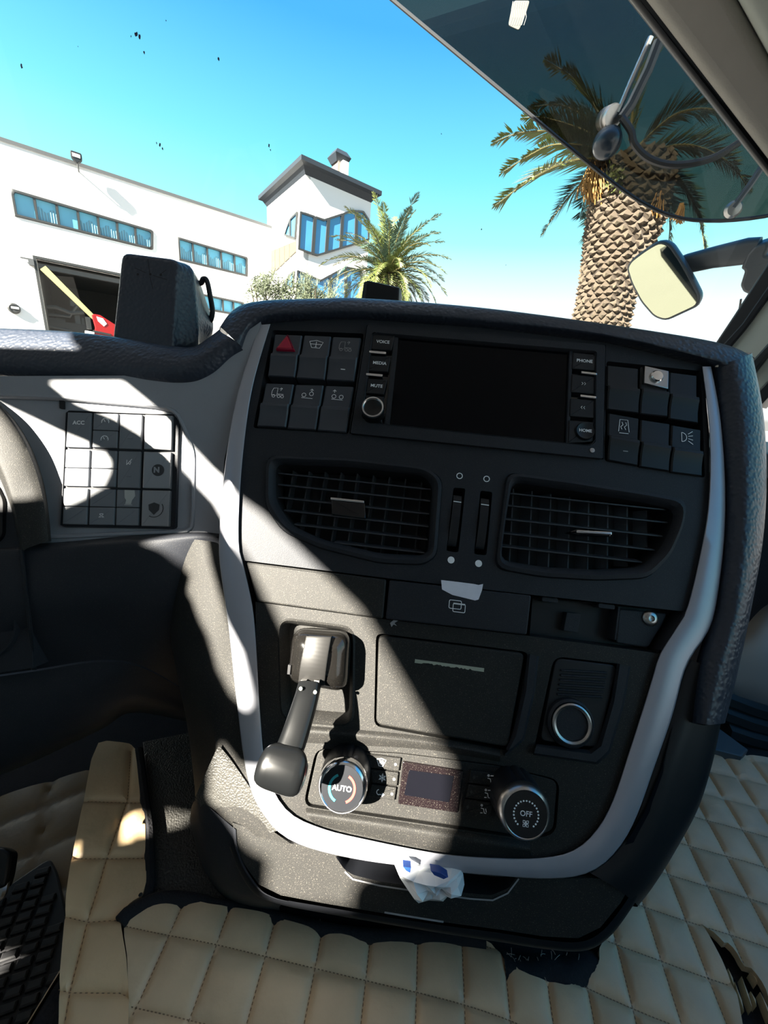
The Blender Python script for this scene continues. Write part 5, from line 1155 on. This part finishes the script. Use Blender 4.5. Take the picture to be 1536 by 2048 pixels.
# things inside and before the garage
gm = thing('garage_machine', 'dark machine with pipework standing in the garage doorway', 'machine', FA.w(gx0+1.2, gb, -2.5))
c = FA.uv(130, 640); O = FA.w(c.x, c.y, -2.2)
m = MB(); box(m, FA.w(c.x-.3, c.y-.5, -2.6), (2.6, 1.0, 1.6), (FA.X, FA.Y, FA.N)); box(m, FA.w(c.x-.8, c.y-.05, -2.4), (1.5, .4, 1.0), (FA.X, FA.Y, FA.N)); obj('body', m, 'machine', gm)
m = MB(); box(m, FA.w(c.x+.55, c.y+.15, -2.3), (.26, 2.2, .3), (FA.X, FA.Y, FA.N)); box(m, FA.w(c.x+.80, c.y-.3, -2.3), (.12, 1.4, .2), (FA.X, FA.Y, FA.N)); obj('mast', m, 'machine_grey', gm)
m = MB(); tube(m, [FA.w(c.x-1.5, c.y+.6, -2.2), FA.w(c.x-.4, c.y+.75, -2.0), FA.w(c.x+.3, c.y+.55, -2.0), FA.w(c.x+.9, c.y+.7, -2.0)], .12, 8); tube(m, [FA.w(c.x-1.2, c.y+.3, -2.2), FA.w(c.x+.2, c.y+.35, -2.0), FA.w(c.x+.6, c.y+1.0, -2.0)], .09, 8); obj('pipework', m, 'machine_grey', gm)
m = MB(); box(m, FA.w(c.x+.55, c.y+1.1, -2.2), (.5, .3, .3), (FA.X, FA.Y, FA.N)); obj('head', m, 'machine_grey', gm)
m = MB(); tube(m, [FA.w(c.x-1.7, c.y-.3, -1.75), FA.w(c.x-.4, c.y-.38, -1.75), FA.w(c.x+.2, c.y-.45, -1.75)], .06, 8); tube(m, [FA.w(c.x-1.7, c.y-.6, -1.75), FA.w(c.x-.2, c.y-.66, -1.75)], .06, 8); obj('bumper', m, 'machine_grey', gm)
G2 = 1.6
rc = thing('red_crane', 'red machine with pale yellow boom slanting across the garage doorway', 'machine', FA.w(FA.uv(200, 640, G2).x, gb, G2))
def fau(x, y): return FA.uv(x, y, G2)
m = MB(); prism(m, FA, [fau(*q) for q in ((183, 630), (188, 628), (200, 630), (240, 655), (240, 690), (186, 690), (190, 655))][::-1], G2-.5, G2, .04); obj('body', m, 'red_paint', rc)
m = MB(); prism(m, FA, [fau(*q) for q in ((193, 633), (206, 637), (214, 648), (208, 653), (196, 642))][::-1], G2-.1, G2+.02, .01); obj('white_plate', m, 'facade', rc)
m = MB(); prism(m, FA, [fau(*q) for q in ((170, 661), (189, 664), (189, 674), (170, 671))][::-1], G2-.4, G2+.03, .02); obj('lamp_box', m, 'facade', rc)
m = MB(); prism(m, FA, [fau(*q) for q in ((186, 660), (222, 668), (222, 672), (186, 664))][::-1], G2-.1, G2+.03, .01); obj('stripe', m, 'machine', rc)
m = MB(); a, b = FA.P(86, 536, .3), FA.P(188, 636, G2-.3); t = (b-a).normalized(); X = t.cross(FA.N).normalized()
m.grid([[p+X*(s1*wd)+FA.N*(s2*wd) for s1, s2 in ((-1, -1), (1, -1), (1, 1), (-1, 1))] for p, wd in ((a, .16), (b, .11))], closed=True); m.cap([b+X*(s1*.11)+FA.N*(s2*.11) for s1, s2 in ((-1, -1), (1, -1), (1, 1), (-1, 1))]); obj('boom', m, 'yellow_paint', rc)
m = MB(); box(m, FA.P(177, 646, G2)-FA.N*.3, (.22, .6, .5), (FA.X, FA.Y, FA.N)); obj('mount', m, 'machine', rc)
m = MB(); box(m, FA.w(fau(205, 690).x, (gb+fau(205, 690).y)/2+.2, G2-.3), (1.2, fau(205, 690).y-gb+.4, 1.0), (FA.X, FA.Y, FA.N)); obj('chassis', m, 'machine', rc)

# ---- stair tower beside the warehouse
d = ray(603, 308); ue = FA.uv(530, 382).x
k = (ue+(FA.O-CAM).dot(FA.X))/d.dot(FA.X)
EC = CAM+d*k                                                         # eave corner nearest the viewer
OV = .45
TC = EC-FA.N*OV+FA.X*OV
TR = Frame(TC, FA.N); TL = Frame(TC, -FA.X)
tw = thing('stair_tower', 'tall white tower with dark flat roof and zigzag blue glazing', 'building', V((TC.x, TC.y, GROUND)))
wR = TR.uv(744, 380).x; wL = TL.uv(534, 386).x; tb = GROUND-TC.z
ev = -.45
wl1 = TR.uvs([(599, 423), (630, 432), (647, 439), (700, 421), (725, 422), (737, 440), (737, 482), (695, 494), (634, 513), (596, 500)])
wl2 = TR.uvs([(593, 540), (640, 560), (690, 533), (722, 540), (722, 612), (590, 604)])
m = MB(); plate(m, TR, [V((0, tb)), V((wR, tb)), V((wR, ev)), V((0, ev))], [], 0, -.3)
obj('wall', m, 'facade', tw)
m = MB(); plate(m, TL, [V((wL, tb)), V((0, tb)), V((0, ev)), V((wL, ev))], [], 0, -.3); obj('side_wall', m, 'facade', tw)
c0 = [TC+FA.X*a-FA.N*b for a, b in ((-OV, -OV), (wR+OV, -OV), (wR+OV, -wL+OV), (-OV, -wL+OV))]
m = MB(); rows = [[p+V((0, 0, z)) for p in c0] for z in (0, -.22)]
cin = [TC+FA.X*a-FA.N*b for a, b in ((-OV*.5, -OV*.5), (wR+OV*.5, -OV*.5), (wR+OV*.5, -wL+OV*.5), (-OV*.5, -wL+OV*.5))]
cwn = [TC+FA.X*a-FA.N*b for a, b in ((0, 0), (wR, 0), (wR, -wL), (0, -wL))]
rows += [[p+V((0, 0, -.30)) for p in cin], [p+V((0, 0, -.62)) for p in cwn]]
m.grid(rows, closed=True); m.cap(rows[0]); obj('roof', m, 'slate', tw, smooth=None)
cc = TR.uv(683, 350, -2.0); m = MB()
chf = Patch(TR, (668, 322), (688, 334), (688, 356), (668, 350), h=-1.8); q = chf.q
cx = (q[0].x+q[1].x)/2; cy0 = 0; cyt = max(q[0].y, q[1].y)
box(m, TR.w(cx, cyt/2-.3, -1.8), (abs(q[1].x-q[0].x)*.8, cyt+.6, .8), (TR.X, TR.Y, TR.N)); ch = obj('chimney', m, 'chimney', tw)
m = MB(); a_ = abs(q[1].x-q[0].x)*.85; m.grid([[TR.w(cx+s1*w_, cyt+v_, -1.8+s2*w_) for s1, s2 in ((-1, -1), (1, -1), (1, 1), (-1, 1))] for w_, v_ in ((a_*.6, -.1), (a_*.9, .25), (a_*.55, .55), (.05, .6))], closed=True); obj('chimney_cap', m, 'slate', ch)
m = MB(); box(m, TR.w(cx+.1, cyt/2, -1.25), (abs(q[1].x-q[0].x)*.55, cyt*.9, .3), (TR.X, TR.Y, TR.N)); obj('vent_box', m, 'facade', ch)
def glazing(F, polys, mt='pane_deep'):
    allp = polys; fr = None
    for pl in allp:
        m = MB(); L = F.uvs(pl)
        if area(L) < 0: L = L[::-1]
        ringband(m, F, L, inset(L, .10), [(0, .02), (0, .12), (1, .12), (1, .02)], 60); fr = obj('window_frame', m, 'win_frame', tw)
        m = MB(); prism(m, F, inset(L, .06), .0, .05, .005, 1); obj('pane', m, mt, fr)
glazing(TR, [[(599, 423), (629, 433), (624, 510), (595, 500)], [(629, 433), (647, 439), (656, 436), (651, 508), (634, 513), (624, 510)], [(656, 436), (684, 427), (680, 499), (651, 508)], [(684, 427), (700, 421), (712, 421), (710, 490), (680, 499)], [(712, 421), (726, 423), (737, 440), (737, 481), (710, 490)],
             [(593, 540), (612, 548), (610, 606), (590, 604)], [(612, 548), (640, 560), (660, 549), (658, 610), (610, 606)], [(660, 549), (690, 533), (690, 612), (658, 610)], [(690, 533), (722, 540), (722, 614), (690, 612)]])
glazing(TL, [[(571, 472), (576, 456), (583, 438), (583, 476)], [(583, 438), (597, 424), (593, 479), (583, 476)], [(572, 570), (580, 550), (591, 542), (588, 580)]])
for x0, x1 in ((534, 542), (543, 551), (552, 560), (561, 570), (571, 580), (581, 593)):
    t0_ = lambda x: lerp(506, 482, (x-534)/59) if x > 540 else 505
    b0_ = lambda x: 560-(x-534)*.95
    L = TL.uvs([(x0, b0_(x0)), (x1, b0_(x1)), (x1, t0_(x1)-(0 if x1 > 571 else 0)), (x0, t0_(x0))])
    m = MB(); prism(m, TL, L if area(L) > 0 else L[::-1], 0, .06, .01, 1); obj('cladding_panel', m, 'cladding', tw)

# ---- plants
def frond(mb, path, width, n=34, lean=.5, up=V((0, 0, 1)), droop=.25, lw=.09, rmb=None, rr_=.03):
    """One feather leaf: a midrib with pointed leaflets along both sides."""
    q = smoothline(path, n+1); L = sum((a-b).length for a, b in zip(q, q[1:]))
    if rmb is not None: tube(rmb, q, [rr_*(1-.8*i/n) for i in range(n+1)], 5)
    for i in range(2, n+1):
        t = (q[i]-q[i-1]).normalized(); s_ = t.cross(up)
        if s_.length < .05: s_ = t.cross(V((1, 0, 0)))
        s_.normalize(); u_ = s_.cross(t); f = i/n; wl = width*(math.sin(PI*min(1, f*1.0+.16))**.6 if f < .84 else max(.15, (1.05-f)*3.2))
        for sd in (-1, 1):
            dr_ = (s_*sd*math.cos(lean)+t*math.sin(lean)+u_*random.uniform(-.05, .35)-V((0, 0, droop))).normalized()
            b = q[i]; tip = b+dr_*wl*random.uniform(.85, 1.1); c_ = t*(L/n)*lw; mid = b.lerp(tip, .35)
            k_ = len(mb.v); mb.v += [b-c_*.25, mid-c_*.5+u_*.01, tip, mid+c_*.5+u_*.01]; mb.f.append((k_, k_+1, k_+2, k_+3))
def horiz(px, D, off=0): d = ray(*px); s_ = math.hypot(d.x, d.y); return CAM+d*((D+off)/s_)
# short palm before the tower
DP = 17.0
pc = horiz((775, 566), DP); pal = thing('palm_tree', 'short bushy palm with arching green fronds in front of the tower', 'palm tree', V((pc.x, pc.y, GROUND)))
m = MB(); H = pc.z-GROUND; lathe(m, V((pc.x, pc.y, GROUND)), (0, 0, 1), [(.42, 0), (.36, .3), (.34, H*.6), (.42, H*.9), (.36, H+.1), (.15, H+.5)], 20, rib=lambda a, i: 1+.04*math.sin(9*a)); obj('trunk', m, 'bark_dark', pal)
scale_me = None
def scales(root, base, axis, prof, rows, per, sz, m_, arc=(0, 2*PI), start=0.0, lift=.35, end=1.0):
    """Overlapping leaf-base scales set in spirals round a trunk; all share one mesh."""
    me_ = []
    for v_ in range(4):
        rnd = random.Random(v_); j = lambda a: a+rnd.uniform(-.07, .07)
        vv = [(-.5, j(0), 0), (0, -.5, 0), (.5, j(0), 0), (0, .5, 0), (j(-.05), j(.16), .42), (j(-.24), j(-.02), .26), (j(.24), j(-.02), .26), (j(0), j(-.16), .28)]
        ff = [(0, 1, 7, 5), (1, 2, 6, 7), (2, 3, 4, 6), (3, 0, 5, 4), (5, 7, 4), (7, 6, 4)]
        me = bpy.data.meshes.new('bark_scale'); me.from_pydata(vv, [], ff); me.materials.append(MATS[m_]); me.materials.append(MATS['bark_cut'])
        for k in ((4, 5) if v_ % 2 else (4,)): me.polygons[k].material_index = 1
        me_.append(me)
    ax = axis.normalized(); x = V((1, 0, 0)); x = (x-ax*x.dot(ax)).normalized(); y = ax.cross(x); Ln = axis.length
    for i in range(rows):
        f = start+(end-start)*(i+.5)/rows; r_ = prof(f)
        for j in range(per):
            a = arc[0]+(arc[1]-arc[0])*(j+.5*(i % 2)+random.uniform(-.08, .08))/per; n_ = x*math.cos(a)+y*math.sin(a); s_ = ax.cross(n_)
            p = base+ax*(Ln*f)+n_*r_*.97; k_ = sz(f)*random.uniform(.9, 1.12); tl = lift*random.uniform(.6, 1.3)
            up_ = (ax+n_*tl).normalized(); nn = s_.cross(up_)
            o = bpy.data.objects.new('bark_scale', random.choice(me_)); COL.objects.link(o); o.parent = root; p = p-LOC[root.name]
            hk = Ln*(end-start)/rows*1.15; wk = 2*PI*r_*(arc[1]-arc[0])/(2*PI)/per*1.12
            rt = random.uniform(-.3, .3); X, Y, Z = (s_*math.cos(rt)+up_*math.sin(rt))*wk*random.uniform(.95, 1.2), (up_*math.cos(rt)-s_*math.sin(rt))*hk*1.5*random.uniform(.9, 1.2), nn*k_
            o.matrix_local = Matrix(((X.x, Y.x, Z.x, p.x), (X.y, Y.y, Z.y, p.y), (X.z, Y.z, Z.z, p.z), (0, 0, 0, 1)))
to_cam = math.atan2(-pc.y, -pc.x)
scales(pal, V((pc.x, pc.y, GROUND)), V((0, 0, H+.1)), lambda f: .40, 7, 14, lambda f: .10, 'bark', (to_cam-1.6, to_cam+1.6), .62)
random.seed(21); cnt = 66
vx = V((math.cos(to_cam+PI/2), math.sin(to_cam+PI/2), 0)); vy = V((math.cos(to_cam), math.sin(to_cam), 0))
for k in range(cnt):
    a = 2*PI*k*.381966; e = R(86-112*(k/cnt)**.9); L = random.uniform(2.3, 3.0)*(1 if e > 0 else .82)
    dh = vx*math.cos(a)+vy*math.sin(a); st = V((pc.x, pc.y, pc.z+.25)); pts = []; p = st.copy(); el_ = e
    for s_ in range(7):
        pts.append(p.copy()); p = p+(dh*math.cos(el_)+V((0, 0, math.sin(el_))))*(L/6); el_ -= R(6+7*math.cos(e)*1.2)
    mb = MB(); rb = MB(); frond(mb, pts, .46, 54, .75, droop=.12, lw=1.15, rmb=rb, rr_=.026)
    fr = obj('frond', mb, 'frond_blue' if k % 4 == 3 else 'frond', pal, smooth=None); obj('midrib', rb, 'rachis', fr)

# tall palm on the right, its crown behind the visor
DT = 6.6
b_ = horiz((1202, 640), DT); t_ = horiz((1262, 385), DT); ax = (t_-b_); base = b_-ax*((b_.z-GROUND)/ax.z); top = t_+ax*.22
pal2 = thing('palm_tree', 'tall palm with scaly trunk and drooping fronds behind the front mirror', 'palm tree', base)
AX = top-base; fv = (b_.z-GROUND)/(top.z-GROUND); wb = .34
def prof(f): g = max(0, (f-fv)/(1-fv)); return .33+.10*sst(g, .1, .75)-.10*sst(g, .85, 1.05)
m = MB(); lathe(m, base, AX, [(prof(i/16), AX.length*i/16) for i in range(17)], 28); obj('trunk', m, 'bark_dark', pal2)
tca = math.atan2(-b_.y, -b_.x)
random.seed(4)
scales(pal2, base, AX, prof, 29, 10, lambda f: .17, 'bark', (tca-1.65, tca+1.65), fv-.03, .30, 1.0)
def P2(x, y, off=0): return horiz((x, y), DT, off)
fr_ = [([(1230, 300, 0), (1170, 262, -.3), (1090, 236, -.4), (1045, 236, -.4)], .34, 'frond'), ([(1230, 310, .1), (1170, 275, 0), (1090, 262, -.2), (1030, 268, -.3), (986, 286, -.3)], .33, 'frond'),
       ([(1225, 315, 0), (1170, 292, -.3), (1105, 290, -.5), (1060, 310, -.6), (1003, 346, -.6)], .36, 'frond'), ([(1220, 320, -.2), (1160, 318, -.5), (1105, 335, -.8), (1045, 370, -1), (990, 412, -1)], .40, 'frond'),
       ([(1215, 322, .1), (1190, 345, .2), (1150, 380, .3), (1110, 430, .3), (1084, 470, .3)], .30, 'frond_blue'), ([(1222, 330, .4), (1190, 370, .5), (1170, 400, .6), (1160, 438, .6)], .26, 'frond_blue'),
       ([(1280, 330, .3), (1315, 360, .4), (1335, 410, .5), (1340, 450, .5), (1336, 492, .5)], .34, 'frond_blue'), ([(1290, 330, .2), (1350, 350, .2), (1385, 400, .2), (1402, 450, .2), (1410, 506, .2)], .30, 'frond_blue'),
       ([(1240, 330, .8), (1210, 380, .9), (1190, 430, 1), (1175, 480, 1), (1172, 520, 1)], .28, 'frond_blue'), ([(1262, 330, .6), (1272, 400, .8), (1262, 460, .9), (1240, 530, .9)], .24, 'frond_blue'),
       ([(1240, 290, 0), (1200, 230, 0), (1150, 160, .2), (1090, 120, .2)], .36, 'frond'), ([(1260, 280, 0), (1270, 190, 0), (1290, 110, 0), (1330, 50, 0)], .36, 'frond'), ([(1280, 290, 0), (1350, 230, 0), (1430, 220, 0), (1510, 260, 0)], .36, 'frond'), ([(1285, 310, 0), (1370, 290, 0), (1450, 320, 0), (1500, 380, 0)], .36, 'frond'), ([(1230, 300, .8), (1180, 240, 1), (1120, 210, 1.2), (1060, 215, 1.3)], .3, 'frond')]
for pts, wd, mt in fr_:
    mb = MB(); rb = MB(); frond(mb, [P2(*q) for q in pts], wd*1.15, 110, .62, droop=.12, lw=2.1, rmb=rb, rr_=.02); fr = obj('frond', mb, mt, pal2, smooth=None); obj('midrib', rb, 'rachis', fr)
for cx_, y0, y1, wd, n in ((1192, 300, 412, 26, 150), (1312, 372, 440, 13, 70), (1356, 405, 450, 12, 40)):
    mb = MB()
    for k in range(n):
        x = cx_+random.gauss(0, wd*.45); o_ = random.uniform(-.35, .1); a = P2(cx_+(x-cx_)*.4+8, y0+random.uniform(0, 14), o_); b = P2(x, lerp(y0, y1, random.uniform(.55, .8)), o_-.05); c = P2(x+random.uniform(-4, 4), y1-random.uniform(0, (y1-y0)*.35), o_)
        tube(mb, [a, b, c], .008, 4, False)
    obj('dry_flower_bunch', mb, 'frond_dry', pal2)
mb = MB()
for k in range(90):
    p = P2(1228+random.gauss(0, 9), 352+random.gauss(0, 12), -.5+random.uniform(-.05, .05)); X = V((random.gauss(0, 1), random.gauss(0, 1), random.gauss(0, 1))).normalized()*.035; Y = V((random.gauss(0, 1), random.gauss(0, 1), random.gauss(0, 1))).normalized()*.02
    mb.add([p-X, p+Y, p+X, p-Y], [(0, 1, 2, 3)])
stuff(obj('creeper_leaves', mb, 'frond', pal2))

# two olive bushes below the tower
for cxp, cyp, rx, ry, D, lab in ((548, 578, 44, 36, 19, 'silvery green bush at the warehouse corner, left of two'), (640, 585, 46, 38, 23, 'silvery green bush under the tower glazing beside the short palm')):
    c = horiz((cxp, cyp), D); ol = thing('olive_bush', lab, 'bush', V((c.x, c.y, GROUND)), None)
    RX = rx/FPX*D; RZ = ry/FPX*D; mb = MB(); ax_ = V((math.cos(math.atan2(c.y, c.x)-PI/2), math.sin(math.atan2(c.y, c.x)-PI/2), 0)); random.seed(int(cxp))
    lobes = [(random.uniform(-.7, .7), random.uniform(-.5, .35), random.uniform(-.5, .5), random.uniform(.30, .5)) for _ in range(16)]
    for k in range(3800):
        l = random.choice(lobes); d = V((random.gauss(0, 1), random.gauss(0, 1), random.gauss(0, 1))).normalized()*l[3]*random.uniform(.6, 1.05)
        p = c+ax_*(RX*(l[0]+d.x))+V((0, 0, RZ*(l[1]+d.z)))+ax_.cross(V((0, 0, 1)))*RX*(l[2]+d.y)*.7
        X = V((random.gauss(0, .6), random.gauss(0, .6), random.gauss(.4, .6))).normalized()*.085; Y = X.cross(V((random.random(), random.random(), .3))).normalized()*.016
        mb.add([p-X, p+Y, p+X, p-Y], [(0, 1, 2, 3)])
    for l in lobes:
        for k in range(5):
            a = c+ax_*RX*l[0]+V((0, 0, RZ*(l[1]+l[3]*.5))); tube(mb, [a, a+V((random.gauss(0, .12), random.gauss(0, .12), RZ*random.uniform(.35, .7)))], .008, 3, False)
    obj('foliage', mb, 'olive', ol, smooth=None)
    m = MB()
    for k in range(4):
        d = V((random.gauss(0, .4), random.gauss(0, .4), 0)); tube(m, [V((c.x, c.y, GROUND)), V((c.x, c.y, GROUND))*.5+c*.5+d*.4, c+d], [.07, .05, .02], 6)
    obj('stem', m, 'bark', ol)
